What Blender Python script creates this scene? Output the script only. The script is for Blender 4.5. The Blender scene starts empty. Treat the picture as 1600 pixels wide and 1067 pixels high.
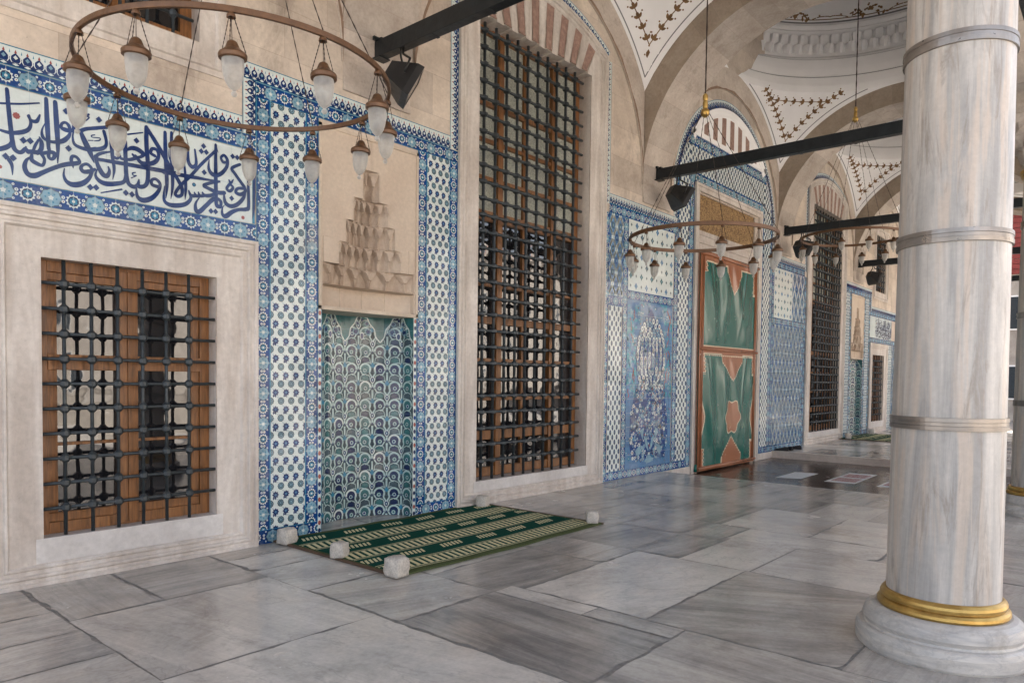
import bpy, math, random
import numpy as np
from mathutils import Vector, Matrix
R = math.radians
PI = math.pi
rnd = random.Random(7)
sc = bpy.context.scene
COL = sc.collection

# ------------------------------------------------------------ camera
FPX, YAW, PIT, ROL = 1127.32, 0.8617, -0.0340, -0.0117
fw = Vector((math.sin(YAW)*math.cos(PIT), math.cos(YAW)*math.cos(PIT), math.sin(PIT)))
rr = Vector((math.cos(YAW), -math.sin(YAW), 0)); uu = rr.cross(fw)
Rx = rr*math.cos(ROL) - uu*math.sin(ROL); Ux = rr*math.sin(ROL) + uu*math.cos(ROL)
cam = bpy.data.cameras.new('camera'); camo = bpy.data.objects.new('camera', cam); COL.objects.link(camo)
M = Matrix.Identity(4)
for i in range(3):
    M[i][0] = Rx[i]; M[i][1] = Ux[i]; M[i][2] = -fw[i]
M[0][3], M[1][3], M[2][3] = -13.811, -6.1757, 1.6
camo.matrix_world = M
cam.sensor_width = 36; cam.lens = FPX*36/1600; cam.shift_y = 0.05935
cam.clip_start = 0.05; cam.clip_end = 600
sc.camera = camo
# ------------------------------------------------------------ sky, sun, exposure
SUN_EL, SUN_AZ = R(42), R(48)      # azimuth clockwise from +Y
w = bpy.data.worlds.new('World'); sc.world = w; w.use_nodes = True
nt = w.node_tree; nt.nodes.clear()
sky = nt.nodes.new('ShaderNodeTexSky'); sky.sky_type = 'NISHITA'; sky.sun_disc = False
sky.sun_elevation = SUN_EL; sky.sun_rotation = SUN_AZ; sky.air_density = 0.8; sky.dust_density = 5.0; sky.ozone_density = 1.2
bg = nt.nodes.new('ShaderNodeBackground'); bg.inputs['Strength'].default_value = 0.11
wo = nt.nodes.new('ShaderNodeOutputWorld')
hs = nt.nodes.new('ShaderNodeHueSaturation'); hs.inputs['Saturation'].default_value = 0.55
nt.links.new(sky.outputs[0], hs.inputs['Color']); nt.links.new(hs.outputs[0], bg.inputs[0]); nt.links.new(bg.outputs[0], wo.inputs[0])
sl = bpy.data.lights.new('sun', 'SUN'); sl.energy = 5.0; sl.angle = R(0.5); sl.color = (1, 0.93, 0.84)
so = bpy.data.objects.new('sun', sl); COL.objects.link(so)
sd = Vector((math.sin(SUN_AZ)*math.cos(SUN_EL), math.cos(SUN_AZ)*math.cos(SUN_EL), math.sin(SUN_EL)))
so.rotation_euler = sd.to_track_quat('Z', 'Y').to_euler()
sc.view_settings.view_transform = 'Standard'; sc.view_settings.look = 'None'
sc.view_settings.exposure = 2.75; sc.view_settings.gamma = 1
sc.cycles.use_denoising = True
sc.cycles.max_bounces = 10; sc.cycles.diffuse_bounces = 6; sc.cycles.glossy_bounces = 4
sc.cycles.caustics_reflective = False; sc.cycles.caustics_refractive = False
sc.cycles.sample_clamp_indirect = 6

# ------------------------------------------------------------ material helper
class NB:
    def __init__(s, name):
        s.m = bpy.data.materials.new(name); s.m.use_nodes = True
        s.t = s.m.node_tree; s.t.nodes.clear()
        s.o = s.n('ShaderNodeOutputMaterial'); s.p = s.n('ShaderNodeBsdfPrincipled')
        s.l(s.p.outputs[0], s.o.inputs[0]); s._pos = None
    def n(s, t, **k):
        x = s.t.nodes.new(t)
        for a, b in k.items(): setattr(x, a, b)
        return x
    def l(s, a, b): s.t.links.new(a, b)
    def put(s, sock, v):
        if isinstance(v, bpy.types.NodeSocket): s.l(v, sock)
        else:
            if isinstance(v, (tuple, list)) and len(v) == 3 and sock.type == 'RGBA': v = (*v, 1)
            sock.default_value = v
    def pos(s):
        if s._pos is None: s._pos = s.n('ShaderNodeTexCoord').outputs['Object']
        return s._pos
    def math(s, op, a, b=0.0, c=None, clamp=False):
        x = s.n('ShaderNodeMath', operation=op, use_clamp=clamp); s.put(x.inputs[0], a); s.put(x.inputs[1], b)
        if c is not None: s.put(x.inputs[2], c)
        return x.outputs[0]
    def vmath(s, op, a, b=None, sc_=None):
        x = s.n('ShaderNodeVectorMath', operation=op); s.put(x.inputs[0], a)
        if b is not None: s.put(x.inputs[1], b)
        if sc_ is not None: s.put(x.inputs['Scale'], sc_)
        return x.outputs['Value'] if op in ('LENGTH', 'DOT_PRODUCT') else x.outputs[0]
    def map(s, v, scale=(1, 1, 1), loc=(0, 0, 0), rot=(0, 0, 0)):
        x = s.n('ShaderNodeMapping'); s.put(x.inputs[0], v); x.inputs['Location'].default_value = loc
        x.inputs['Rotation'].default_value = rot; x.inputs['Scale'].default_value = scale
        return x.outputs[0]
    def noise(s, v, scale, detail=3, rough=0.55, dist=0.0):
        x = s.n('ShaderNodeTexNoise'); s.put(x.inputs['Vector'], v); x.inputs['Scale'].default_value = scale
        x.inputs['Detail'].default_value = detail; x.inputs['Roughness'].default_value = rough; x.inputs['Distortion'].default_value = dist
        return x.outputs['Fac']
    def vor(s, v, scale, feat='F1'):
        x = s.n('ShaderNodeTexVoronoi', feature=feat); s.put(x.inputs['Vector'], v); x.inputs['Scale'].default_value = scale
        return x
    def ramp(s, f, stops, interp='LINEAR'):
        x = s.n('ShaderNodeValToRGB'); x.color_ramp.interpolation = interp; s.put(x.inputs[0], f)
        e = x.color_ramp.elements
        while len(e) < len(stops): e.new(0.5)
        for q, (p, c) in zip(e, stops):
            q.position = p; q.color = (c, c, c, 1) if isinstance(c, (int, float)) else (*c, 1)
        return x.outputs[0]
    def mix(s, f, a, b, mode='MIX'):
        x = s.n('ShaderNodeMix', data_type='RGBA', blend_type=mode); s.put(x.inputs[0], f); s.put(x.inputs[6], a); s.put(x.inputs[7], b)
        return x.outputs[2]
    def bump(s, h, st=0.3, d=0.01, normal=None):
        x = s.n('ShaderNodeBump'); x.inputs['Strength'].default_value = st; x.inputs['Distance'].default_value = d
        s.l(h, x.inputs['Height'])
        if normal is not None: s.l(normal, x.inputs['Normal'])
        return x.outputs[0]
    def set(s, **k):
        for a, b in k.items():
            s.put(s.p.inputs[{'color': 'Base Color', 'rough': 'Roughness', 'metal': 'Metallic', 'spec': 'Specular IOR Level',
                  'normal': 'Normal', 'ior': 'IOR', 'trans': 'Transmission Weight', 'coat': 'Coat Weight', 'coatr': 'Coat Roughness', 'sheen': 'Sheen Weight'}[a]], b)
        return s.m

def attr(b, name):
    x = b.n('ShaderNodeAttribute'); x.attribute_name = name
    sp = b.n('ShaderNodeSeparateColor'); b.l(x.outputs['Color'], sp.inputs[0])
    return sp.outputs

def mat_plain(name, col, rough=0.6, metal=0.0, var=0.12, scale=12, bump=0.0, spec=0.5, bscale=None):
    b = NB(name); n = b.noise(b.pos(), scale, 4)
    c = b.mix(1.0, col, b.ramp(n, [(0.25, 1-var), (0.75, 1+var)]), 'MULTIPLY')
    k = dict(color=c, rough=b.ramp(b.noise(b.pos(), scale*2.3, 3), [(0.3, max(rough-0.07, 0.02)), (0.7, min(rough+0.08, 1))]), metal=metal, spec=spec)
    if bump: k['normal'] = b.bump(b.noise(b.pos(), bscale or scale*3, 5), 0.5, bump)
    return b.set(**k)

def mat_glaze(name, col, var=0.25):
    b = NB(name); P = b.pos()
    cell = b.n('ShaderNodeVectorMath', operation='SNAP'); b.put(cell.inputs[0], b.vmath('ADD', P, (0.03, 0.5, 0.02))); cell.inputs[1].default_value = (0.26, 5, 0.26)
    wn = b.n('ShaderNodeTexWhiteNoise'); b.l(cell.outputs[0], wn.inputs[0])
    tint = b.ramp(wn.outputs['Value'], [(0, 1-var*0.6), (1, 1+var*0.5)])
    ed = b.ramp(b.noise(P, 18, 4, 0.6), [(0.3, 1-var*0.6), (0.7, 1+var*0.5)])
    c = b.mix(1.0, b.mix(1.0, col, tint, 'MULTIPLY'), ed, 'MULTIPLY')
    wear = b.ramp(b.noise(b.map(P, (1, 1, 1), (3.3, 1, 7)), 2.3, 6, 0.65), [(0.62, 0.0), (0.75, 0.35)])
    c = b.mix(wear, c, (0.47, 0.47, 0.45))
    # each tile is set at a slightly different tilt
    off = b.vmath('SCALE', b.vmath('SUBTRACT', wn.outputs['Color'], (0.5, 0.5, 0.5)), sc_=0.06)
    geo = b.n('ShaderNodeNewGeometry')
    nrm = b.vmath('NORMALIZE', b.vmath('ADD', geo.outputs['Normal'], off))
    bp = b.bump(b.noise(P, 9, 3), 0.25, 0.01, nrm)
    return b.set(color=c, rough=b.ramp(b.noise(P, 4, 4), [(0.3, 0.07), (0.7, 0.24)]), spec=0.6, normal=bp)

MT = {}
MT['t_white'] = mat_glaze('glaze_white', (0.62, 0.69, 0.665), 0.1)
MT['t_cobalt'] = mat_glaze('glaze_cobalt', (0.005, 0.048, 0.2), 0.45)
MT['t_navy'] = mat_glaze('glaze_navy', (0.011, 0.024, 0.085), 0.4)
MT['t_turq'] = mat_glaze('glaze_turquoise', (0.035, 0.2, 0.32), 0.3)
MT['t_pale'] = mat_glaze('glaze_pale_teal', (0.2, 0.35, 0.44), 0.3)
MT['t_grey'] = mat_glaze('glaze_slate', (0.06, 0.1, 0.125), 0.35)
MT['t_green'] = mat_glaze('glaze_deep_green', (0.04, 0.15, 0.16), 0.35)
MT['t_mid'] = mat_glaze('glaze_mid_blue', (0.075, 0.19, 0.36), 0.3)
MT['t_red'] = mat_glaze('glaze_red', (0.3, 0.075, 0.06), 0.2)
MT['t_ink'] = mat_glaze('glaze_ink_blue', (0.008, 0.03, 0.125), 0.35)
MT['t_mint'] = mat_glaze('glaze_mint_white', (0.44, 0.58, 0.57), 0.2)
MT['t_bright'] = mat_glaze('glaze_bright_turquoise', (0.06, 0.33, 0.4), 0.3)
MT['t_grout'] = mat_glaze('glaze_joint', (0.5, 0.56, 0.56), 0.1)

def mat_stone(name, base, dark, blocks=None, stain=0.5, rough=0.75, streak=False, joint=0.6):
    b = NB(name); P = b.pos()
    n1 = b.noise(P, 1.6, 6, 0.62, 0.4); n2 = b.noise(P, 22, 5, 0.65)
    if streak: n1 = b.noise(b.map(P, (1, 1, 0.12)), 7, 6, 0.6, 0.6)
    c = b.mix(b.ramp(n1, [(0.35, 0.0), (0.72, 1.0)]), base, dark)
    c = b.mix(1.0, c, b.ramp(n2, [(0.25, 0.86), (0.75, 1.1)]), 'MULTIPLY')
    sp = b.ramp(b.noise(P, 42, 4, 0.75), [(0.6, 0.0), (0.7, 0.5*stain)])
    c = b.mix(sp, c, tuple(x*0.45 for x in dark))
    bl = b.ramp(b.noise(b.map(P, (1, 1, 0.6), (5, 2, 1)), 1.1, 8, 0.74, 0.8), [(0.52, 0.0), (0.72, stain)])
    c = b.mix(bl, c, tuple(x*0.62 for x in dark))
    c = b.mix(1.0, c, b.ramp(b.noise(P, 0.7, 5, 0.6, 0.6), [(0.35, (0.84, 0.82, 0.81)), (0.65, (1.08, 1.07, 1.06))]), 'MULTIPLY')
    h = n2
    if blocks:
        xz = b.n('ShaderNodeSeparateXYZ'); b.l(P, xz.inputs[0]); cb = b.n('ShaderNodeCombineXYZ')
        b.l(xz.outputs[0], cb.inputs[0]); b.l(xz.outputs[2], cb.inputs[1])
        br = b.n('ShaderNodeTexBrick'); b.l(cb.outputs[0], br.inputs['Vector']); br.inputs['Scale'].default_value = 1
        br.inputs['Brick Width'].default_value = blocks[0]; br.inputs['Row Height'].default_value = blocks[1]
        br.inputs['Mortar Size'].default_value = 0.004; br.inputs['Mortar Smooth'].default_value = 0.3
        br.inputs['Color1'].default_value = (0.84, 0.83, 0.82, 1); br.inputs['Color2'].default_value = (1.1, 1.09, 1.06, 1); br.inputs['Mortar'].default_value = (joint, joint*0.97, joint*0.94, 1)
        c = b.mix(1.0, c, br.outputs['Color'], 'MULTIPLY')
    return b.set(color=c, rough=rough, spec=0.3, normal=b.bump(b.noise(P, 40, 6, 0.7), 0.35, 0.006))

MT['wall'] = mat_stone('limestone_ashlar', (0.67, 0.6, 0.52), (0.46, 0.395, 0.33), (0.95, 0.46), 0.95, joint=0.8)
MT['frame'] = mat_stone('marble_frame', (0.66, 0.625, 0.58), (0.46, 0.405, 0.355), None, 0.5, 0.45, True)
MT['sillm'] = mat_stone('marble_sill', (0.66, 0.65, 0.63), (0.52, 0.5, 0.48), None, 0.2, 0.4)
MT['hood'] = mat_stone('carved_limestone', (0.62, 0.54, 0.44), (0.5, 0.42, 0.33), None, 0.35, 0.7)
def mat_hoodtone():
    b = NB('browned_limestone'); P = b.pos(); a = attr(b, 'sv')
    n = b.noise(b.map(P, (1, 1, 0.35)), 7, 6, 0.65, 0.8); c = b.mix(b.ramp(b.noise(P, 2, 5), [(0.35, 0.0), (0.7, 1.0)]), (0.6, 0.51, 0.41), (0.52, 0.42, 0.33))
    c = b.mix(b.math('MULTIPLY', a[1], b.ramp(n, [(0.35, 0.1), (0.62, 1.0)])), c, (0.33, 0.245, 0.18))  # mottled darker brown, scaled by the per-face weight
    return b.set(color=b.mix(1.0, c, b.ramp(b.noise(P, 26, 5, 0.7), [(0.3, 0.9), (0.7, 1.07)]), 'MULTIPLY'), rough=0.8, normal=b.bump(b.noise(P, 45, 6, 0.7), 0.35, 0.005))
MT['hoodtone'] = mat_hoodtone()
MT['weight'] = mat_plain('whitewashed_stone', (0.5, 0.465, 0.41), 0.9, var=0.3, scale=9, bump=0.012)

def mat_vouss():
    b = NB('arch_voussoir_stone'); P = b.pos(); a = attr(b, 'sv')
    n1 = b.noise(P, 2.2, 6, 0.62, 0.4); n2 = b.noise(P, 26, 5, 0.65)
    c = b.mix(b.ramp(n1, [(0.3, 0.0), (0.75, 1.0)]), (0.58, 0.52, 0.455), (0.4, 0.335, 0.28))
    c = b.mix(1.0, c, b.ramp(n2, [(0.25, 0.85), (0.75, 1.12)]), 'MULTIPLY')
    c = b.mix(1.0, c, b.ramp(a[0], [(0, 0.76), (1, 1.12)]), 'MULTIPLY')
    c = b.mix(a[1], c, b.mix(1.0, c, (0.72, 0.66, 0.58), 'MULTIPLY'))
    sp = b.ramp(b.noise(P, 4, 8, 0.78), [(0.54, 0.0), (0.68, 0.45)]); c = b.mix(sp, c, (0.2, 0.155, 0.12))
    return b.set(color=c, rough=0.8, spec=0.3, normal=b.bump(n2, 0.4, 0.008))
MT['vouss'] = mat_vouss()
def mat_redst():
    b = NB('red_voussoir_stone'); n = b.noise(b.pos(), 14, 6, 0.7)
    return b.set(color=b.ramp(n, [(0.25, (0.17, 0.105, 0.085)), (0.55, (0.31, 0.195, 0.155)), (0.8, (0.45, 0.33, 0.27))]), rough=0.7)
MT['redst'] = mat_redst()
MT['vjoint'] = mat_plain('arch_joint', (0.36, 0.3, 0.25), 0.9, var=0.2)
MT['brownline'] = mat_plain('brown_joint_stain', (0.24, 0.16, 0.11), 0.85, var=0.3, scale=9)

def mat_slab():
    b = NB('marble_paving'); P = b.pos(); a = attr(b, 'sv')
    vr = b.n('ShaderNodeVectorRotate', rotation_type='Z_AXIS'); b.l(P, vr.inputs['Vector']); b.l(b.math('MULTIPLY', a[1], PI), vr.inputs['Angle'])
    o = b.n('ShaderNodeCombineXYZ'); b.l(b.math('MULTIPLY', a[2], 37.0), o.inputs[0]); b.l(b.math('MULTIPLY', a[2], 91.0), o.inputs[1]); b.l(b.math('MULTIPLY', a[2], 17.0), o.inputs[2])
    V = b.vmath('ADD', vr.outputs[0], o.outputs[0])
    s1 = b.noise(b.map(V, (0.2, 2.3, 1)), 1.9, 8, 0.64, 0.7)
    s2 = b.noise(b.map(V, (0.3, 8, 1)), 2.4, 7, 0.68, 0.6)
    cloud = b.noise(V, 0.9, 5, 0.6, 0.3)
    fine = b.noise(V, 34, 4, 0.7)
    f = b.math('ADD', b.math('ADD', b.math('MULTIPLY', s1, 0.5), b.math('MULTIPLY', s2, 0.2)), b.math('MULTIPLY', b.noise(V, 2.2, 8, 0.68, 0.8), 0.3))
    amt = b.ramp(a[0], [(0, 1.0), (0.5, 0.8), (0.75, 0.5), (1, 0.22)])
    light = b.mix(b.ramp(a[0], [(0, 0.0), (0.3, 0.3), (1, 1.0)]), (0.36, 0.34, 0.31), (0.72, 0.685, 0.63))
    dark = b.mix(a[0], (0.12, 0.114, 0.11), (0.4, 0.38, 0.36))
    fac = b.math('MULTIPLY', b.ramp(f, [(0.41, 1.0), (0.47, 0.6), (0.58, 0.0)]), amt)
    c = b.mix(fac, light, dark)
    c = b.mix(1.0, c, b.ramp(cloud, [(0.3, (0.8, 0.79, 0.785)), (0.5, (1.0, 0.99, 0.97)), (0.7, (1.1, 1.08, 1.05))]), 'MULTIPLY')
    c = b.mix(1.0, c, b.ramp(fine, [(0.3, 0.9), (0.7, 1.08)]), 'MULTIPLY')
    vein = b.noise(b.map(V, (0.6, 1.9, 1), (4, 4, 4)), 1.2, 6, 0.6, 1.0)
    vm = b.ramp(vein, [(0.485, 0.0), (0.5, 0.22), (0.515, 0.0)]); c = b.mix(vm, c, (0.16, 0.16, 0.165))
    dirt = b.ramp(b.noise(P, 1.5, 7, 0.7, 0.5), [(0.53, 0.0), (0.68, 0.42)]); c = b.mix(dirt, c, (0.2, 0.185, 0.165))
    warm = b.ramp(b.noise(P, 0.9, 4), [(0.55, 0.0), (0.7, 0.4)]); c = b.mix(warm, c, b.mix(1.0, c, (1.06, 0.93, 0.8), 'MULTIPLY'))
    scr = b.noise(P, 1.7, 4, 0.5)
    return b.set(color=c, rough=b.ramp(scr, [(0.3, 0.15), (0.7, 0.28)]), spec=0.55,
                 normal=b.bump(b.noise(P, 3.3, 3, 0.45), 0.25, 0.008))
MT['slab'] = mat_slab()
MT['grout'] = mat_plain('paving_joint', (0.2, 0.19, 0.175), 0.9, var=0.3, scale=20, bump=0.01)

def mat_colmarble():
    b = NB('column_marble'); P = b.pos()
    s1 = b.noise(b.map(P, (3.2, 3.2, 0.22)), 2.2, 7, 0.62, 0.9); s2 = b.noise(b.map(P, (9, 9, 0.5), (2, 2, 2)), 1.6, 6, 0.6, 0.6)
    c = b.mix(b.ramp(s1, [(0.36, 0.0), (0.62, 1.0)]), (0.61, 0.575, 0.525), (0.33, 0.32, 0.305))
    c = b.mix(b.ramp(s2, [(0.5, 0.0), (0.62, 0.65)]), c, (0.56, 0.46, 0.37))
    c = b.mix(b.ramp(b.noise(b.map(P, (6, 6, 0.8), (7, 1, 0)), 1.5, 8, 0.7, 1.2), [(0.54, 0.0), (0.66, 0.75)]), c, (0.27, 0.235, 0.2))
    c = b.mix(1.0, c, b.ramp(b.noise(P, 30, 5, 0.7), [(0.3, 0.92), (0.7, 1.06)]), 'MULTIPLY')
    return b.set(color=c, rough=b.ramp(b.noise(P, 5, 4), [(0.3, 0.3), (0.7, 0.5)]), normal=b.bump(b.noise(P, 18, 6, 0.7), 0.3, 0.006))
MT['colm'] = mat_colmarble()
MT['basem'] = mat_stone('base_marble', (0.64, 0.605, 0.555), (0.33, 0.32, 0.31), None, 0.8, 0.45)
def mat_base():
    b = NB('veined_base_marble'); P = b.pos()
    s1 = b.noise(b.map(P, (1.2, 1.2, 5)), 2.0, 8, 0.65, 1.2); v = b.noise(b.map(P, (1, 1, 2.6), (3, 1, 0)), 2.6, 8, 0.65, 1.4); d = b.noise(P, 5, 7, 0.75)
    c = b.mix(b.ramp(s1, [(0.36, 0.0), (0.66, 1.0)]), (0.62, 0.585, 0.53), (0.38, 0.37, 0.355))
    c = b.mix(b.ramp(v, [(0.47, 0.0), (0.5, 0.4), (0.53, 0.0)]), c, (0.3, 0.295, 0.29))
    c = b.mix(b.ramp(d, [(0.54, 0.0), (0.68, 0.55)]), c, (0.3, 0.265, 0.225))
    return b.set(color=c, rough=b.ramp(d, [(0.3, 0.3), (0.7, 0.6)]), normal=b.bump(b.noise(P, 14, 7, 0.75), 0.4, 0.01))
MT['basem'] = mat_base()
def mat_gold():
    b = NB('gilded_ring'); n = b.noise(b.pos(), 14, 5)
    return b.set(color=b.ramp(n, [(0.3, (0.4, 0.25, 0.07)), (0.7, (0.6, 0.4, 0.13))]), metal=0.85, rough=b.ramp(n, [(0.3, 0.3), (0.7, 0.46)]), normal=b.bump(b.noise(b.pos(), 40, 4), 0.2, 0.003))
MT['gold'] = mat_gold()
MT['hoop'] = mat_plain('iron_hoop', (0.27, 0.245, 0.22), 0.34, metal=0.7, var=0.25, scale=7)
MT['iron'] = mat_plain('grille_iron', (0.036, 0.045, 0.05), 0.42, metal=0.25, var=0.3, scale=30, bump=0.003)
MT['beam'] = mat_plain('black_iron_beam', (0.013, 0.017, 0.02), 0.38, metal=0.3, var=0.4, scale=8, bump=0.004)
MT['black'] = mat_plain('black_lamp_housing', (0.012, 0.011, 0.01), 0.4, var=0.3)
MT['lens'] = mat_plain('lamp_front_glass', (0.12, 0.115, 0.105), 0.15, var=0.1)
MT['bronze'] = mat_plain('brown_lacquer', (0.125, 0.062, 0.028), 0.4, metal=0.35, var=0.25, scale=25, bump=0.003)
MT['chain'] = mat_plain('dark_chain', (0.05, 0.035, 0.028), 0.5, metal=0.5)
def mat_wood():
    b = NB('varnished_wood'); P = b.pos()
    n = b.noise(b.map(P, (14, 14, 1.4)), 3, 6, 0.6, 0.6)
    return b.set(color=b.ramp(n, [(0.25, (0.08, 0.032, 0.01)), (0.6, (0.27, 0.115, 0.035)), (0.85, (0.4, 0.19, 0.07))]), rough=0.42, normal=b.bump(n, 0.25, 0.004))
MT['wood'] = mat_wood()
def mat_pane():
    b = NB('window_pane'); P = b.pos()
    nb = b.bump(b.noise(P, 2.5, 2), 0.3, 0.02)
    return b.set(color=(0.015, 0.015, 0.017), rough=0.03, ior=1.85, normal=nb)
MT['pane'] = mat_pane()
MT['milk'] = mat_plain('obscured_glass', (0.4, 0.42, 0.36), 0.3, var=0.5, scale=45)
def mat_frost():
    b = NB('frosted_glass')
    tr = b.n('ShaderNodeBsdfTranslucent'); tr.inputs[0].default_value = (0.85, 0.84, 0.8, 1)
    mx = b.n('ShaderNodeMixShader'); mx.inputs[0].default_value = 0.35
    gl = b.n('ShaderNodeBsdfTransparent'); gl.inputs[0].default_value = (0.86, 0.86, 0.84, 1); m2 = b.n('ShaderNodeMixShader')
    lw = b.n('ShaderNodeLayerWeight'); lw.inputs[0].default_value = 0.35; zz = b.noise(b.map(b.pos(), (1, 1, 1)), 30, 3)
    b.l(b.math('ADD', b.math('MULTIPLY', lw.outputs['Facing'], 0.55), b.math('ADD', b.math('MULTIPLY', zz, 0.3), 0.33), clamp=True), m2.inputs[0])
    b.set(color=(0.6, 0.58, 0.54), rough=0.3); b.l(b.p.outputs[0], mx.inputs[1]); b.l(tr.outputs[0], mx.inputs[2]); b.l(gl.outputs[0], m2.inputs[1]); b.l(mx.outputs[0], m2.inputs[2]); b.l(m2.outputs[0], b.o.inputs[0])
    return b.m
MT['frost'] = mat_frost()
MT['plaster'] = mat_plain('white_plaster', (0.86, 0.855, 0.85), 0.85, var=0.05, scale=2.5, bump=0.004)
MT['plgrey'] = mat_plain('grey_painted_line', (0.2, 0.2, 0.21), 0.85)
MT['plgold'] = mat_plain('painted_garland', (0.19, 0.105, 0.04), 0.7, var=0.5, scale=8)
def mat_leather(name, c0, c1):
    b = NB(name); P = b.pos(); n = b.noise(P, 3, 5, 0.6)
    return b.set(color=b.ramp(n, [(0.3, c0), (0.7, c1)]), rough=b.ramp(b.noise(P, 7, 4), [(0.3, 0.18), (0.7, 0.28)]), spec=0.5)
MT['lgreen'] = mat_leather('green_leather', (0.004, 0.095, 0.075), (0.005, 0.11, 0.088))
MT['ltan'] = mat_leather('tan_leather', (0.3, 0.12, 0.058), (0.33, 0.135, 0.068))
MT['lcream'] = mat_plain('cream_piping', (0.6, 0.5, 0.36), 0.6)
def mat_rug(name, c0, c1):
    b = NB(name); P = b.pos(); n = b.noise(P, 160, 3, 0.8)
    return b.set(color=b.ramp(n, [(0.3, c0), (0.7, c1)]), rough=1.0, spec=0.03, normal=b.bump(n, 0.6, 0.006))
MT['rgreen'] = mat_rug('rug_green_pile', (0.006, 0.042, 0.03), (0.016, 0.078, 0.055))
MT['rcream'] = mat_rug('rug_cream_pile', (0.52, 0.49, 0.28), (0.74, 0.7, 0.44))
MT['rolive'] = mat_rug('rug_olive_edge', (0.05, 0.07, 0.03), (0.11, 0.13, 0.06))
MT['rbrown'] = mat_rug('rug_brown_binding', (0.09, 0.06, 0.04), (0.16, 0.11, 0.08))
def mat_sunk():
    b = NB('dark_polished_floor'); P = b.pos()
    br = b.n('ShaderNodeTexBrick'); b.l(b.map(P, (1, 1, 1)), br.inputs['Vector']); br.inputs['Scale'].default_value = 1
    br.inputs['Brick Width'].default_value = 1.2; br.inputs['Row Height'].default_value = 0.16; br.inputs['Mortar Size'].default_value = 0.003
    br.inputs['Color1'].default_value = (0.05, 0.028, 0.02, 1); br.inputs['Color2'].default_value = (0.034, 0.021, 0.017, 1); br.inputs['Mortar'].default_value = (0.012, 0.008, 0.006, 1)
    return b.set(color=b.mix(1.0, br.outputs['Color'], b.ramp(b.noise(P, 5, 5), [(0.3, 0.8), (0.7, 1.25)]), 'MULTIPLY'), rough=b.ramp(b.noise(P, 3, 4), [(0.3, 0.13), (0.7, 0.3)]))
MT['sunk'] = mat_sunk()
MT['step'] = mat_stone('step_marble', (0.62, 0.56, 0.5), (0.5, 0.41, 0.35), None, 0.6, 0.5)
MT['paper'] = mat_plain('laminated_paper', (0.62, 0.64, 0.66), 0.4, var=0.05)
MT['redink'] = mat_plain('red_print', (0.32, 0.06, 0.05), 0.5, var=0.2, scale=40)
MT['shoe'] = mat_plain('black_shoe_leather', (0.012, 0.011, 0.011), 0.35)
def mat_inscr():
    b = NB('carved_gilt_inscription'); P = b.pos()
    v = b.vor(b.map(P, (7, 1, 7)), 3.0, 'DISTANCE_TO_EDGE'); n = b.noise(b.map(P, (1, 1, 1)), 13, 4, 0.6, 2.5)
    f = b.ramp(n, [(0.47, 0.0), (0.52, 1.0)])
    return b.set(color=b.mix(f, (0.2, 0.115, 0.05), (0.43, 0.275, 0.115)), rough=0.55, metal=0.15, normal=b.bump(f, 0.7, 0.02))
MT['inscr'] = mat_inscr()
MT['terrace'] = mat_stone('terrace_stone', (0.5, 0.48, 0.45), (0.4, 0.37, 0.34), None, 0.3, 0.8)
MT['farwall'] = mat_stone('pale_render', (0.46, 0.43, 0.39), (0.33, 0.3, 0.27), None, 0.3, 0.85)
MT['rtimber'] = mat_plain('red_painted_boards', (0.22, 0.035, 0.03), 0.6, var=0.2)
MT['roof'] = mat_plain('timber_ceiling_boards', (0.3, 0.2, 0.12), 0.7, var=0.2)
MT['dark'] = mat_plain('dark_interior', (0.012, 0.011, 0.01), 0.9)
MT['farglass'] = mat_plain('far_window_glass', (0.04, 0.05, 0.06), 0.1)
MT['leaf'] = mat_plain('tree_leaves', (0.05, 0.09, 0.03), 0.7, var=0.4, scale=3)
MT['bark'] = mat_plain('tree_bark', (0.1, 0.075, 0.055), 0.9, var=0.3)

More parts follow.
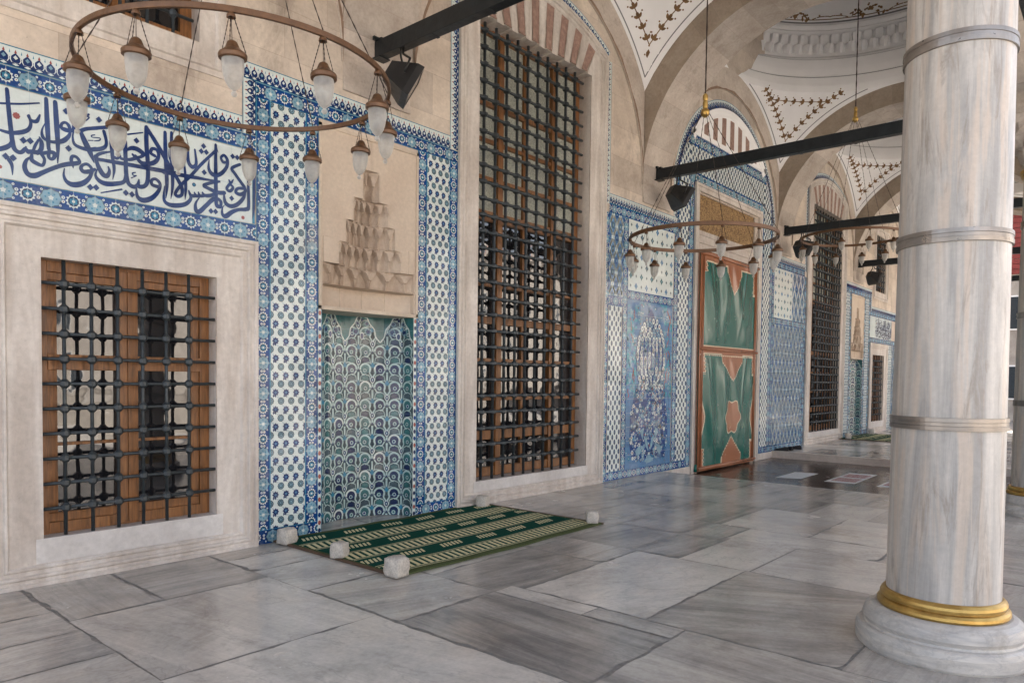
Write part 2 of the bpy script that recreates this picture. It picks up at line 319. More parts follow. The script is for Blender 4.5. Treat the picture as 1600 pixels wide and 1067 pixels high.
# ------------------------------------------------------------ mesh builder
class MB:
    def __init__(s): s.v = []; s.f = []; s.m = []; s.mats = []; s.a = []; s.sm = []
    def mi(s, name):
        if name not in s.mats: s.mats.append(name)
        return s.mats.index(name)
    def face(s, pts, mat, at=(0.5, 0, 0), smooth=False):
        k = len(s.v); s.v.extend([tuple(p) for p in pts]); s.f.append(list(range(k, k+len(pts))))
        s.m.append(s.mi(mat)); s.a.append(at); s.sm.append(smooth)
    def idx(s, verts, faces, mat, at=(0.5, 0, 0), smooth=False):
        k = len(s.v); s.v.extend([tuple(p) for p in verts]); i = s.mi(mat)
        for f in faces: s.f.append([k+q for q in f]); s.m.append(i); s.a.append(at); s.sm.append(smooth)
    def box(s, a, b, mat, at=(0.5, 0, 0)):
        x0, y0, z0 = a; x1, y1, z1 = b
        V = [(x0, y0, z0), (x1, y0, z0), (x1, y1, z0), (x0, y1, z0), (x0, y0, z1), (x1, y0, z1), (x1, y1, z1), (x0, y1, z1)]
        s.idx(V, [(0, 3, 2, 1), (4, 5, 6, 7), (0, 1, 5, 4), (1, 2, 6, 5), (2, 3, 7, 6), (3, 0, 4, 7)], mat, at)
    def lathe(s, prof, mat, c=(0, 0, 0), n=32, smooth=True, mats=None):
        V = []; 
        for r, z in prof:
            for i in range(n):
                t = 2*PI*i/n; V.append((c[0]+r*math.cos(t), c[1]+r*math.sin(t), c[2]+z))
        for j in range(len(prof)-1):
            mt = mats[j] if mats else mat
            s.idx([V[j*n+i] for i in range(n)]+[V[(j+1)*n+i] for i in range(n)], [(i, (i+1) % n, n+(i+1) % n, n+i) for i in range(n)], mt, smooth=smooth)
    def tube(s, pts, r, mat, n=6, closed=False, smooth=True, radii=None):
        pts = [Vector(p) for p in pts]; L = len(pts); V = []
        up = Vector((0, 0, 1))
        for i, p in enumerate(pts):
            if closed: d = pts[(i+1) % L]-pts[i-1]
            else: d = pts[min(i+1, L-1)]-pts[max(i-1, 0)]
            d.normalize(); a = d.cross(up)
            if a.length < 1e-3: a = d.cross(Vector((0, 1, 0)))
            a.normalize(); b = a.cross(d); q = radii[i] if radii else r
            for k in range(n):
                t = 2*PI*k/n; V.append(p+a*math.cos(t)*q+b*math.sin(t)*q)
        F = []
        for i in range(L if closed else L-1):
            j = (i+1) % L
            for k in range(n): F.append((i*n+k, i*n+(k+1) % n, j*n+(k+1) % n, j*n+k))
        if not closed: F.append(tuple(range(n-1, -1, -1))); F.append(tuple((L-1)*n+k for k in range(n)))
        s.idx(V, F, mat, smooth=smooth)
    def build(s, name, parent=None, loc=(0, 0, 0), label=None, bevel=0, merge=False):
        me = bpy.data.meshes.new(name); me.from_pydata(s.v, [], s.f)
        for n in s.mats: me.materials.append(MT[n])
        me.polygons.foreach_set('material_index', s.m); me.polygons.foreach_set('use_smooth', s.sm)
        at = me.attributes.new('sv', 'FLOAT_COLOR', 'FACE') if False else None
        ca = me.attributes.new('sv', 'FLOAT_COLOR', 'CORNER')
        buf = []
        for f, a in zip(s.f, s.a): buf.extend([a[0], a[1], a[2], 1.0]*len(f))
        ca.data.foreach_set('color', buf)
        me.update()
        if merge:
            import bmesh
            bm = bmesh.new(); bm.from_mesh(me); bmesh.ops.remove_doubles(bm, verts=bm.verts, dist=1e-5)
            bmesh.ops.recalc_face_normals(bm, faces=bm.faces); bm.to_mesh(me); bm.free()
        o = bpy.data.objects.new(name, me); COL.objects.link(o); o.location = loc
        if parent: o.parent = parent
        if label: o['label'] = label
        if bevel:
            m = o.modifiers.new('bevel', 'BEVEL'); m.width = bevel; m.segments = 2; m.limit_method = 'ANGLE'
        return o
def thing(name, label, cat, loc=(0, 0, 0), rz=0, group=None):
    o = bpy.data.objects.new(name, None); COL.objects.link(o); o.location = loc; o.rotation_euler = (0, 0, rz)
    o.empty_display_size = 0.2
    return tag(o, label, cat, group)
def tag(o, label, cat, group=None):
    o['label'] = label; o['category'] = cat
    if group: o['group'] = group
    return o
def struct(o): o['kind'] = 'structure'; return o
def copy_tree(o, parent=None):
    c = o.copy(); COL.objects.link(c); c.parent = parent
    for ch in list(o.children): copy_tree(ch, c)
    return c

# ------------------------------------------------------------ 2D motif layer (tile painting as thin glaze inlay)
def clipr(P, x0, x1, z0, z1):
    for ax, lim, sg in ((0, x0, 1), (0, x1, -1), (1, z0, 1), (1, z1, -1)):
        out = []
        for i in range(len(P)):
            a, b = P[i-1], P[i]; da = (a[ax]-lim)*sg; db = (b[ax]-lim)*sg
            if (da >= 0) != (db >= 0):
                t = da/(da-db); out.append((a[0]+(b[0]-a[0])*t, a[1]+(b[1]-a[1])*t))
            if db >= 0: out.append(b)
        P = out
        if len(P) < 3: return None
    return P
def ngon(cx, cz, r, n=10, rz=None, ph=0.0):
    rz = rz or r
    return [(cx+r*math.cos(ph+2*PI*i/n), cz+rz*math.sin(ph+2*PI*i/n)) for i in range(n)]
def flower(cx, cz, r, k=8, amp=0.18, rz=None, n=None):
    rz = rz or r; n = n or k*4
    return [(cx+r*(1-amp+amp*math.cos(k*2*PI*i/n))*math.cos(2*PI*i/n), cz+rz*(1-amp+amp*math.cos(k*2*PI*i/n))*math.sin(2*PI*i/n)) for i in range(n)]
class Tile:
    """collects painted motifs on a wall surface; fmap turns (u, v, lift) into a point"""
    def __init__(s, mb, fmap=None, s_=1, y=-0.004):
        s.mb = mb; s.clip = None; s.test = None
        s.fmap = fmap or (lambda u, v, h: (u, y-h, v))
    def poly(s, P, mat, layer=1):
        if s.test and not s.test(sum(p[0] for p in P)/len(P), sum(p[1] for p in P)/len(P)): return
        if s.clip: P = clipr(P, *s.clip)
        if P: s.mb.face([s.fmap(p[0], p[1], layer*0.0007) for p in P], mat)
    def rect(s, x0, x1, z0, z1, mat, layer=0): s.poly([(x0, z0), (x1, z0), (x1, z1), (x0, z1)], mat, layer)
    def line(s, pts, w, mat, layer=2):
        for a, b in zip(pts, pts[1:]):
            dx, dz = b[0]-a[0], b[1]-a[1]; L = math.hypot(dx, dz) or 1; nx, nz = -dz/L*w/2, dx/L*w/2
            s.poly([(a[0]+nx, a[1]+nz), (a[0]-nx, a[1]-nz), (b[0]-nx, b[1]-nz), (b[0]+nx, b[1]+nz)], mat, layer)
    def ring(s, cx, cz, r, w, mat, layer=2, n=12, a0=0, a1=2*PI, k=1.0):
        m = max(3, int(n*(a1-a0)/(2*PI)))
        for i in range(m):
            t0, t1 = a0+(a1-a0)*i/m, a0+(a1-a0)*(i+1)/m
            s.poly([(cx+r*math.cos(t0), cz+k*r*math.sin(t0)), (cx+r*math.cos(t1), cz+k*r*math.sin(t1)), (cx+(r-w)*math.cos(t1), cz+k*(r-w)*math.sin(t1)), (cx+(r-w)*math.cos(t0), cz+k*(r-w)*math.sin(t0))], mat, layer)
def frame_axes(vert, x0, x1, z0, z1):
    if vert: W, L = x1-x0, z1-z0; g = lambda a, b: (x0+W*a, z0+b)
    else: W, L = z1-z0, x1-x0; g = lambda a, b: (x0+b, z0+W*a)
    return W, L, g
def strip(t, x0, x1, z0, z1, vert, lod=1):
    """blue border of alternating medallions and rosettes"""
    t.rect(x0, x1, z0, z1, 't_cobalt', 0)
    W, L, g = frame_axes(vert, x0, x1, z0, z1)
    per = 0.285*(W/0.14)**0.5 if lod else 0.28; n = max(1, round(L/per)); per = L/n
    oc = t.clip; t.clip = (x0, x1, z0, z1)
    S = lambda P: [g(a/W, b) for a, b in P]
    for k in range(-1, n+1):
        b0 = per*(k+0.5)
        t.poly(S(flower(W/2, b0, W*0.46, 8, 0.06, W*0.5)), 't_grey', 1); t.poly(S(flower(W/2, b0, W*0.42, 8, 0.07, W*0.46)), 't_pale', 2)
        if lod:
            for q in range(6):
                a = q*PI/3+0.4; t.poly(S(ngon(W/2+W*0.22*math.cos(a), b0+W*0.24*math.sin(a), W*0.05, 5)), 't_turq', 3)
            t.poly(S(flower(W/2, b0, W*0.13, 5, 0.2)), 't_white', 3)
        b1 = per*k+per if True else 0
        t.poly(S(flower(W/2, b1, W*0.36, 12, 0.12)), 't_white', 1); t.poly(S(ngon(W/2, b1, W*0.25, 10)), 't_navy', 2); t.poly(S(flower(W/2, b1, W*0.21, 6, 0.15)), 't_turq', 3)
        if lod: t.poly(S(ngon(W/2, b1, W*0.08, 6)), 't_white', 4)
        for sg in (-1, 1):
            bm = b0+sg*per*0.27
            for a in (0.2, 0.42, 0.62, 0.84) if lod else (0.3, 0.7):
                rr_ = W*0.085 if a in (0.42, 0.62, 0.3, 0.7) else W*0.06
                t.poly(S(ngon(W*a, bm+sg*(-0.02 if a in (0.2, 0.84) else 0)*1.0, rr_, 7)), 't_white', 2)
                if lod: t.poly(S(ngon(W*a, bm+sg*(-0.02 if a in (0.2, 0.84) else 0), rr_*0.4, 5)), 't_red' if a == 0.42 else 't_cobalt', 3)
    e = 0.006
    if vert: t.rect(x0, x0+e, z0, z1, 't_turq', 4); t.rect(x1-e, x1, z0, z1, 't_turq', 4)
    else: t.rect(x0, x1, z0, z0+e, 't_turq', 4); t.rect(x0, x1, z1-e, z1, 't_turq', 4)
    if lod:
        for k in range(1, n*2):
            p = per*k/2; q = [g(0, p-0.0012), g(1, p-0.0012), g(1, p+0.0012), g(0, p+0.0012)]; t.poly(q, 't_grout', 5)
    t.clip = oc
def crest(t, x0, x1, z0, z1, vert, out=1, lod=1):
    """white band with a row of navy palmettes; out = +1 when the tips point to larger a"""
    t.rect(x0, x1, z0, z1, 't_white', 0)
    W, L, g0 = frame_axes(vert, x0, x1, z0, z1)
    g = g0 if out > 0 else (lambda a, b: g0(1-a, b))
    oc = t.clip; t.clip = (x0, x1, z0, z1)
    t.poly([g(0, 0), g(0.46, 0), g(0.46, L), g(0, L)], 't_ink', 1)
    per = 0.075; n = max(1, round(L/per)); per = L/n
    for k in range(n):
        c = per*(k+0.5)
        P = [(0.22, -0.3), (0.34, -0.42), (0.5, -0.4), (0.6, -0.22), (0.7, 0), (0.6, 0.22), (0.5, 0.4), (0.34, 0.42), (0.22, 0.3)]
        if lod: t.poly([g(a*1.06-.02, c+b*per*1.16) for a, b in P], 't_white', 1.5)
        t.poly([g(a, c+b*per*0.94) for a, b in P], 't_ink', 2)
        if lod:
            t.poly([g(a, c+b*per) for a, b in [(0.36, 0), (0.46, -0.2), (0.58, 0), (0.46, 0.2)]], 't_white' if k % 2 else 't_pale', 3)
            t.poly([g(a, c+b*per) for a, b in [(0.12, -0.3), (0.2, 0), (0.12, 0.3), (0.06, 0)]], 't_white', 3)
            t.poly([g(a, c+b*per) for a, b in [(0.7, -0.12), (0.86, 0), (0.7, 0.12), (0.66, 0)]], 't_red', 3)
            t.poly([g(a, c+per*0.5+b*per) for a, b in [(0.66, -0.06), (0.84, 0), (0.66, 0.06)]], 't_turq', 3)
    t.poly([g(0.95, 0), g(1.0, 0), g(1.0, L), g(0.95, L)], 't_turq', 4); t.poly([g(0, 0), g(0.04, 0), g(0.04, L), g(0, L)], 't_turq', 4)
    t.clip = oc
def checker(t, x0, x1, z0, z1):
    """white panel with staggered blue flowers and grey rosettes"""
    t.rect(x0, x1, z0, z1, 't_white', 0); oc = t.clip; t.clip = (x0, x1, z0, z1)
    W = x1-x0; dx = W/3.5; dz = 0.0815; n = int((z1-z0)/dz)+2
    for j in range(n):
        z = z0+dz*j-0.01
        for i in range(-1, 5):
            x = x0+dx*(i+(0.45 if j % 2 else 0.95))+rnd.uniform(-0.002, 0.002)
            if j % 2:
                t.poly(flower(x, z, 0.037, 10, 0.06), 't_grey', 1); t.ring(x, z, 0.025, 0.005, 't_pale', 2, 8); t.poly(ngon(x, z, 0.011, 6), 't_pale', 2)
            else:
                t.poly(flower(x, z, 0.037, 8, 0.16), 't_ink', 1); t.poly([(x-0.006, z-0.028), (x+0.03, z-0.026), (x+0.026, z-0.05), (x+0.012, z-0.036), (x-0.004, z-0.05)], 't_ink', 1)
                t.poly(ngon(x, z, 0.013, 6), 't_mid', 2)
            t.line([(x-dx*0.25, z-dz*0.5), (x-dx*0.4, z-dz*0.75)], 0.004, 't_pale', 1); t.line([(x+dx*0.28, z+dz*0.35), (x+dx*0.42, z+dz*0.6)], 0.004, 't_pale', 1)
    t.clip = oc
def hexes(t, x0, x1, z0, z1, dx=0.066, dz=0.155):
    if t.test:
        nx, nz = int((x1-x0)/.04)+1, int((z1-z0)/.04)+1
        for i in range(nx):
            for j in range(nz): t.rect(x0+(x1-x0)*i/nx, x0+(x1-x0)*(i+1)/nx, z0+(z1-z0)*j/nz, z0+(z1-z0)*(j+1)/nz, 't_white', 0)
    else: t.rect(x0, x1, z0, z1, 't_white', 0)
    oc = t.clip; t.clip = (x0, x1, z0, z1)
    n = max(1, round((x1-x0)/dx)); dx = (x1-x0)/n
    for i in range(n):
        for j in range(-1, int((z1-z0)/dz)+2):
            x = x0+dx*(i+0.5); z = z0+dz*(j+(0.5 if i % 2 else 0))
            P = ngon(x, z, dx*.46, 8, dz*.29, PI/8)
            t.poly(P, 't_ink', 1); t.poly(ngon(x, z, dx*0.27, 8, dz*0.17), 't_grey', 2); t.poly(ngon(x, z, dx*0.1, 6, dz*0.07), 't_mid', 3)
    t.clip = oc
def arabesque(t, x0, x1, z0, z1, px=0.37, pz=0.217):
    """dark slate panel with pale curled stems and ringed blossoms"""
    t.rect(x0, x1, z0, z1, 't_grey', 0); oc = t.clip; t.clip = (x0, x1, z0, z1)
    n = max(1, round((x1-x0)/px)); px = (x1-x0)/n
    p = px/2; m = n*2; pz = 0.203
    for j in range(-1, int((z1-z0)/pz)+2):
        z = z0+pz*j+.05
        for c in range(m):
            cx = x0+p*(c+.5); right = (c+j) % 2 == 0          # stem on the right hand side of this blossom
            sg = 1 if right else -1; dk = ('t_ink', 't_grey', 't_green')[(c*2+j) % 3]
            t.poly(ngon(cx, z+.004, p*.34, 12, pz*.27), 't_navy' if c % 3 else 't_green', 1); t.line([(cx+sg*p*.46, z+pz*.1), (cx+sg*p*.4, z+pz*.34), (cx+sg*p*.2, z+pz*.4), (cx, z+pz*.34)], .01, 't_mint', 2.6); t.line([(cx-sg*p*.46, z-pz*.05), (cx-sg*p*.48, z+pz*.2), (cx-sg*p*.4, z+pz*.36)], .01, 't_mint', 2.7)
            t.ring(cx, z+.004, p*.42, p*.12, 't_white' if (c+j) % 5 == 0 else 't_mint', 3, 18, (-.5 if right else -.1)+.0, (PI+.1 if right else PI+.5), 1.0)
            t.poly(flower(cx-sg*.004, z-.012, p*.2, 7, .18), dk, 4); t.ring(cx-sg*.004, z-.01, p*.13, p*.05, 't_mint', 5, 8); 
            t.line([(cx+sg*p*.34, z+.0), (cx+sg*p*.3, z-pz*.2), (cx+sg*p*.42, z-pz*.36), (cx+sg*p*.5, z-pz*.5)], .017, 't_mint', 3.4)
            t.line([(cx-sg*p*.36, z-.01), (cx-sg*p*.2, z-pz*.26), (cx-sg*p*.02, z-pz*.3)], .014, 't_mint', 3.2)
            # half-open bud between the rows
            zb = z+pz*.5
            t.poly([(cx-p*.26, zb-.012), (cx-p*.2, zb+.022), (cx, zb+.036), (cx+p*.2, zb+.022), (cx+p*.26, zb-.012), (cx+p*.1, zb-.024), (cx-p*.1, zb-.024)], ('t_grey', 't_navy', 't_green')[(c+j*2) % 3], 4)
            t.line([(cx-p*.36, zb-.03), (cx-p*.3, zb+.028), (cx, zb+.05), (cx+p*.3, zb+.028), (cx+p*.36, zb-.03)], .009, 't_mint', 4.4)
            xs = cx+sg*p*.5
            if right:
                t.line([(xs, z+pz*.12), (xs, z+pz*.86)], .022, 't_mint', 3.8); t.poly([(xs-.03, z+pz*.2), (xs, z+pz*.42), (xs+.03, z+pz*.2), (xs, z+pz*.08)], 't_turq', 3.9)
            else:
                xo = cx+p*.5; t.poly(ngon(xo, z+pz*.42, .027, 10, .036), 't_white', 4.6); t.poly(ngon(xo, z+pz*.42, .02, 8, .028), 't_ink', 4.9); t.poly(ngon(xo, z+pz*.42, .008, 6, .014), 't_mint', 5.2)
                t.poly(ngon(xo, z-.005, .009, 6, .014), 't_ink', 4.6)
    t.clip = oc
def whitepanel(t, x0, x1, z0, z1, nx=6, nz=6):
    t.rect(x0, x1, z0, z1, 't_white', 0); oc = t.clip; t.clip = (x0, x1, z0, z1)
    dx, dz = (x1-x0)/nx, (z1-z0)/nz
    for i in range(nx+1):
        for j in range(nz+1):
            a, b = x0+dx*(i+0.5), z0+dz*(j+0.5)
            if (i+j) % 2:
                t.poly(flower(a, b, dx*0.3, 4, 0.2, dz*0.36), ('t_mid', 't_grey', 't_green')[(i*3+j*5) % 3], 1); t.poly(ngon(a, b, dx*0.1, 6), 't_pale', 2)
            else:
                t.poly(flower(a, b, dx*0.15, 4, 0.25, dz*0.2), 't_grey', 1)
    t.clip = oc
def saz(t, x0, x1, z0, z1):
    t.rect(x0, x1, z0, z1, 't_cobalt', 0); oc = t.clip; t.clip = (x0, x1, z0, z1)
    W = x1-x0; xc = (x0+x1)/2; n = max(1, round((z1-z0)/0.55)); pz = (z1-z0)/n
    for k in range(n):
        z = z0+pz*k
        for sg in (-1, 1):
            c = [(xc+sg*W*a, z+pz*b) for a, b in [(0.0, 0.05), (0.2, 0.12), (0.36, 0.28), (0.3, 0.45), (0.12, 0.5), (0.2, 0.68), (0.4, 0.8), (0.5, 0.98)]]
            t.line(c, 0.022, 't_white', 2)
            t.poly([(xc+sg*W*a, z+pz*b) for a, b in [(0.04, 0.55), (0.16, 0.62), (0.14, 0.9), (0.02, 0.98)]], 't_pale', 2)
            t.poly(flower(xc+sg*W*0.2, z+pz*0.3, W*0.1, 6, 0.2), 't_pale', 3); t.poly(flower(xc+sg*W*0.42, z+pz*0.6, W*0.07, 6, 0.2), 't_white', 3)
        t.poly(flower(xc, z+pz*0.22, W*0.12, 8, 0.2, W*0.16), 't_white', 3); t.poly(ngon(xc, z+pz*0.22, W*0.05, 6), 't_ink', 4)
        t.poly(flower(xc, z+pz*0.76, W*0.1, 6, 0.2), 't_ink', 3)
    t.clip = oc
def florid(t, x0, x1, z0, z1):
    """garden panel: flowering field in a cusped arch over a vase"""
    r = random.Random(3)
    t.rect(x0, x1, z0, z1, 't_mid', 0); oc = t.clip; t.clip = (x0, x1, z0, z1)
    W, H = x1-x0, z1-z0; xc = (x0+x1)/2
    t.rect(x0, x1, z0+H*.5, z1, 't_mid', .5)
    for k in range(170):
        f = r.uniform(.42, 1.0); sg = r.choice((-1, 1)); a = xc+sg*W*(.5-.2*r.random()**1.3-(.25*max(0, f-.85)/.15)*r.random())
        t.poly(flower(a, z0+H*f, r.uniform(.03, .065), 5, .3), 't_bright' if k % 3 else 't_pale', .8+(k % 5)*.04)
    for k in range(260):
        a, b = r.uniform(x0, x1), z0+H*r.random()**.8
        t.poly(flower(a, b, r.uniform(0.03, 0.07), 5, 0.3), r.choice(['t_turq', 't_turq', 't_mid', 't_mid', 't_turq', 't_pale']), 1+(k % 2)*.4)
        t.poly(flower(a, b, r.uniform(0.008, 0.02), 5, 0.3), r.choice(['t_pale', 't_red', 't_white']), 2)
    for k in range(22):
        sg = r.choice((-1, 1)); a = xc+sg*W*r.uniform(0.33, 0.47); b = z0+H*r.uniform(0.4, 0.97); P = [(a, b)]
        for q in range(4): a += r.uniform(-0.035, 0.035); b -= 0.035; P.append((a, b))
        t.line(P, 0.02, 't_red', 2.2)
    out = [(0, 1.0), (0.06, 0.96), (0.1, 0.93), (0.2, 0.88), (0.29, 0.8), (0.32, 0.7), (0.3, 0.6), (0.25, 0.53), (0.33, 0.45), (0.41, 0.33), (0.42, 0.15), (0.36, 0.05)]
    for q in range(len(out)-1):
        a0, b0 = out[q]; a1, b1 = out[q+1]
        t.poly([(xc-W*a0, z0+H*b0*0.97), (xc+W*a0+1e-4, z0+H*b0*0.97), (xc+W*a1, z0+H*b1*0.97), (xc-W*a1, z0+H*b1*0.97)], 't_cobalt', 3)
    hw = lambda f: np.interp(f, [b for a, b in reversed(out)], [a for a, b in reversed(out)])
    nr = 30
    for j in range(nr):
        f = 0.5+0.45*j/nr; m = int(2*W*hw(f)/.12)
        for i in range(m+1):
            a = xc-W*hw(f)*.93+2*W*hw(f)*.93*i/max(m, 1)+r.uniform(-.012, .012)+(.03 if j % 2 else -.03); b = z0+H*f*.97+r.uniform(-.01, .01)
            if j % 2: continue
            t.poly(ngon(a, b, .052, 8, .066), 't_ink', 4); t.poly(ngon(a, b, .04, 8, .052), r.choice(['t_pale', 't_white', 't_white']), 5); t.poly(ngon(a, b, .014, 6, .02), r.choice(['t_cobalt', 't_ink', 't_red']), 6)
            t.line([(a, b-.045), (a+.02, b-.09)], .008, 't_pale', 4)
    for k in range(560):
        f = r.uniform(0.04, 0.53); a = xc+W*hw(f)*r.uniform(-0.98, 0.98); b = z0+H*f*0.97; R_ = r.uniform(0.016, 0.05)
        t.poly(flower(a, b, R_, 6, 0.2), r.choice(['t_mid', 't_ink', 't_cobalt', 't_pale', 't_white', 't_white', 't_turq', 't_pale']), 4+(k % 3)*.5)
        t.poly(ngon(a, b, R_*0.35, 5), r.choice(['t_white', 't_mid', 't_red', 't_cobalt']), 6)
    for k in range(16):
        f = 0.08+k*0.05; sg = 1 if k % 2 else -1; P = [(xc+sg*.02, z0+H*f)]
        for q in range(1, 6): P.append((xc+sg*q*.055, z0+H*(f+.02*math.sin(q*1.1))))
        t.line(P, 0.009, 't_pale' if k % 3 else 't_navy', 6.5)
    for sg in (-1, 1):
        t.ring(xc+sg*W*.17, z0+H*.085, .11, .03, 't_pale', 7, 14, .8 if sg > 0 else PI-.8-4.2, (.8+4.2) if sg > 0 else PI-.8, 1.15)
        for A in ([(0.0, 0.02), (0.1, 0.03), (0.04, 0.06), (0.0, 0.07)], [(0.01, 0.09), (0.07, 0.12), (0.12, 0.19), (0.05, 0.17)], [(0.16, 0.1), (0.24, 0.06), (0.3, 0.1), (0.22, 0.13)], [(0.14, 0.16), (0.2, 0.22), (0.12, 0.24)]): t.poly([(xc+sg*W*a, z0+H*b) for a, b in A], 't_pale', 7.4)
        t.poly([(xc+sg*W*a, z0+H*b) for a, b in [(0.02, 0.075), (0.1, 0.07), (0.06, 0.1)]], 't_ink', 7.8)
    for k in range(1, 12):
        z = z0+H*k/12; t.rect(x0, x1, z-0.0015, z+0.0015, 't_grout', 10)
    t.clip = oc
def lattice(t, x0, x1, z0, z1, px=0.2, pz=0.5):
    t.rect(x0, x1, z0, z1, 't_mid', 0); oc = t.clip; t.clip = (x0, x1, z0, z1)
    n = max(1, round((x1-x0)/px)); px = (x1-x0)/n
    for i in range(-1, n+1):
        for j in range(-1, int((z1-z0)/pz)+2):
            for sh in (0, 1):
                x, z = x0+px*(i+0.5+sh*0.5), z0+pz*(j+0.5*sh)
                t.ring(x, z, px*0.46, 0.03, 't_white', 2, 12, k=pz*0.5/(px*0.46)*0.92)
                t.poly(flower(x, z, px*0.2, 6, 0.15, pz*0.17), 't_cobalt' if sh else 't_grey', 3); t.poly(ngon(x, z, px*0.08, 6, pz*0.07), 't_pale', 4)
                t.poly(ngon(x+px*0.5, z, px*0.07, 6), 't_pale', 3)
    t.clip = oc

# ------------------------------------------------------------ setting: paving
def floor_build():
    mb = MB(); r = random.Random(11)
    # joint bed, with the sunken passage at the door cut out
    for x0, x1 in ((-17, -2.6), (2.45, 40)): mb.face([(x0, 0.3, .0028), (x0, -10.6, .0028), (x1, -10.6, .0028), (x1, 0.3, .0028)], 'grout')
    S = []
    def col(x0, x1, ys, tones=None, ang=None):
        for i in range(len(ys)-1):
            S.append((x0, x1, ys[i], ys[i+1], tones[i] if tones else r.uniform(0.25, 1.0), ang if ang is not None else r.choice([0.0, 0.0, 0.5, 0.45])))
    col(-17, -13.5, [0.1, -0.9, -1.9, -2.9, -4.1, -5.2, -6.4, -7.6, -9, -10.6])
    col(-13.5, -12.18, [0.1, -0.77, -1.28, -1.81, -2.42, -3.3, -4.4, -5.6, -7, -8.6, -10.6], [0.35, 0.5, 0.6, 0.62, 0.8, .8, .7, .6, .6, .6])
    S += [(-12.18, -11.56, 0.1, -1.04, 0.42, 0.5), (-11.56, -10.76, 0.1, -1.04, 0.3, 0.0), (-12.18, -10.76, -1.04, -2.39, 0.74, 0.45),
          (-12.18, -10.76, -2.39, -3.95, 0.84, 0.45), (-12.18, -10.76, -3.95, -5.3, 0.7, 0.0),
          (-10.76, -9.83, 0.1, -0.35, 0.35, 0), (-10.76, -9.83, -0.35, -0.82, 0.8, 0), (-10.76, -9.83, -0.82, -1.58, 0.72, 0.1), (-10.76, -9.83, -1.58, -2.61, 0.55, 0.1),
          (-10.76, -9.83, -2.61, -4.07, 0.27, 0.52), (-10.76, -9.62, -4.07, -5.3, 0.42, 0.5),
          (-9.83, -9.62, -3.4, -4.07, 0.45, 0.5), (-9.83, -9.62, -2.61, -3.4, 0.9, 0.5), (-9.83, -8.57, -1.93, -2.73, 0.3, 0.05), (-9.62, -7.97, -2.73, -3.77, 0.95, 0.1), (-9.62, -7.97, -3.77, -5.0, 0.42, 0.35),
          (-9.62, -8.4, -5.0, -6.4, 0.3, 0.0), (-8.4, -6.9, -5.0, -6.4, 0.7, 0.0),
          (-7.97, -6.86, -3.15, -3.8, 0.9, 0), (-7.97, -6.86, -3.8, -5.0, 0.82, 0.4), (-8.57, -7.97, -1.93, -2.73, 0.5, 0), (-7.97, -7.0, -2.66, -3.15, 0.25, 0.05), (-7.97, -7.0, -1.93, -2.66, 0.2, 0.05),
          (-7.0, -6.25, -2.66, -3.1, 0.6, 0), (-6.86, -6.25, -3.1, -4.5, 0.85, 0.4), (-6.86, -6.25, -4.5, -5.0, 0.6, 0.4), (-7.0, -6.25, -1.93, -2.66, 0.4, 0.05), (-7.0, -6.86, -3.1, -3.15, 0.5, 0),
          (-6.25, -4.9, -2.75, -3.72, 0.88, 0.5), (-6.25, -4.9, -3.72, -5.0, 0.9, 0.45), (-6.25, -4.9, -1.93, -2.75, 0.35, 0), (-6.9, -5.2, -5.0, -6.4, 0.6, .5),
          (-9.83, -8.9, 0.45, -0.7, 0.5, 0), (-8.9, -7.4, 0.45, -0.7, 0.35, 0), (-9.83, -8.57, -0.7, -1.93, 0.6, 0), (-8.57, -7.4, -0.7, -1.93, 0.6, 0),
          (-7.4, -5.8, 0.1, -0.75, 0.62, 0.0), (-7.4, -5.8, -0.75, -1.3, 0.35, 0.05), (-7.4, -5.8, -1.3, -1.93, 0.5, 0.05), (-5.8, -4.9, 0.1, -1.0, 0.3, 0.02), (-5.8, -4.9, -1.0, -1.93, 0.2, 0.02)]
    x = -4.9
    for x1 in (-3.9, -2.6): 
        ys = [0.1]; 
        while ys[-1] > -5.0: ys.append(max(ys[-1]-r.uniform(0.5, 1.1), -5.0) if ys[-1] > -4.4 else -5.0)
        col(x, x1, ys, [r.choice([0.2, 0.35, 0.6, 0.5, 0.8]) for q in ys[1:]], 0.02); x = x1
    x = 2.6
    while x < 16:
        x1 = x+r.uniform(0.9, 1.7); ys = [0.1]
        while ys[-1] > -5.0: ys.append(max(ys[-1]-r.uniform(0.6, 1.3), -5.0) if ys[-1] > -4.4 else -5.0)
        col(x, x1, ys); x = x1
    x = -13.5+1.32
    y0 = -5.0
    xs = [-12.18]
    for (xa, xb) in ((-12.18, -10.76), (-10.76, -9.62)): col(xa, xb, [-5.3, -6.4, -7.5, -8.6, -10.6])
    x = -9.62
    while x < 16:
        x1 = x+r.uniform(1.0, 1.9)
        if x1 > -5.2 and x < -5.2: x1 = -5.2
        ys = [-6.4 if x1 <= -5.1 else -5.0]
        while ys[-1] > -10.6: ys.append(max(ys[-1]-r.uniform(0.8, 1.5), -10.6))
        if -2.6 < x < 2.45 and False: pass
        col(x, x1, ys); x = x1
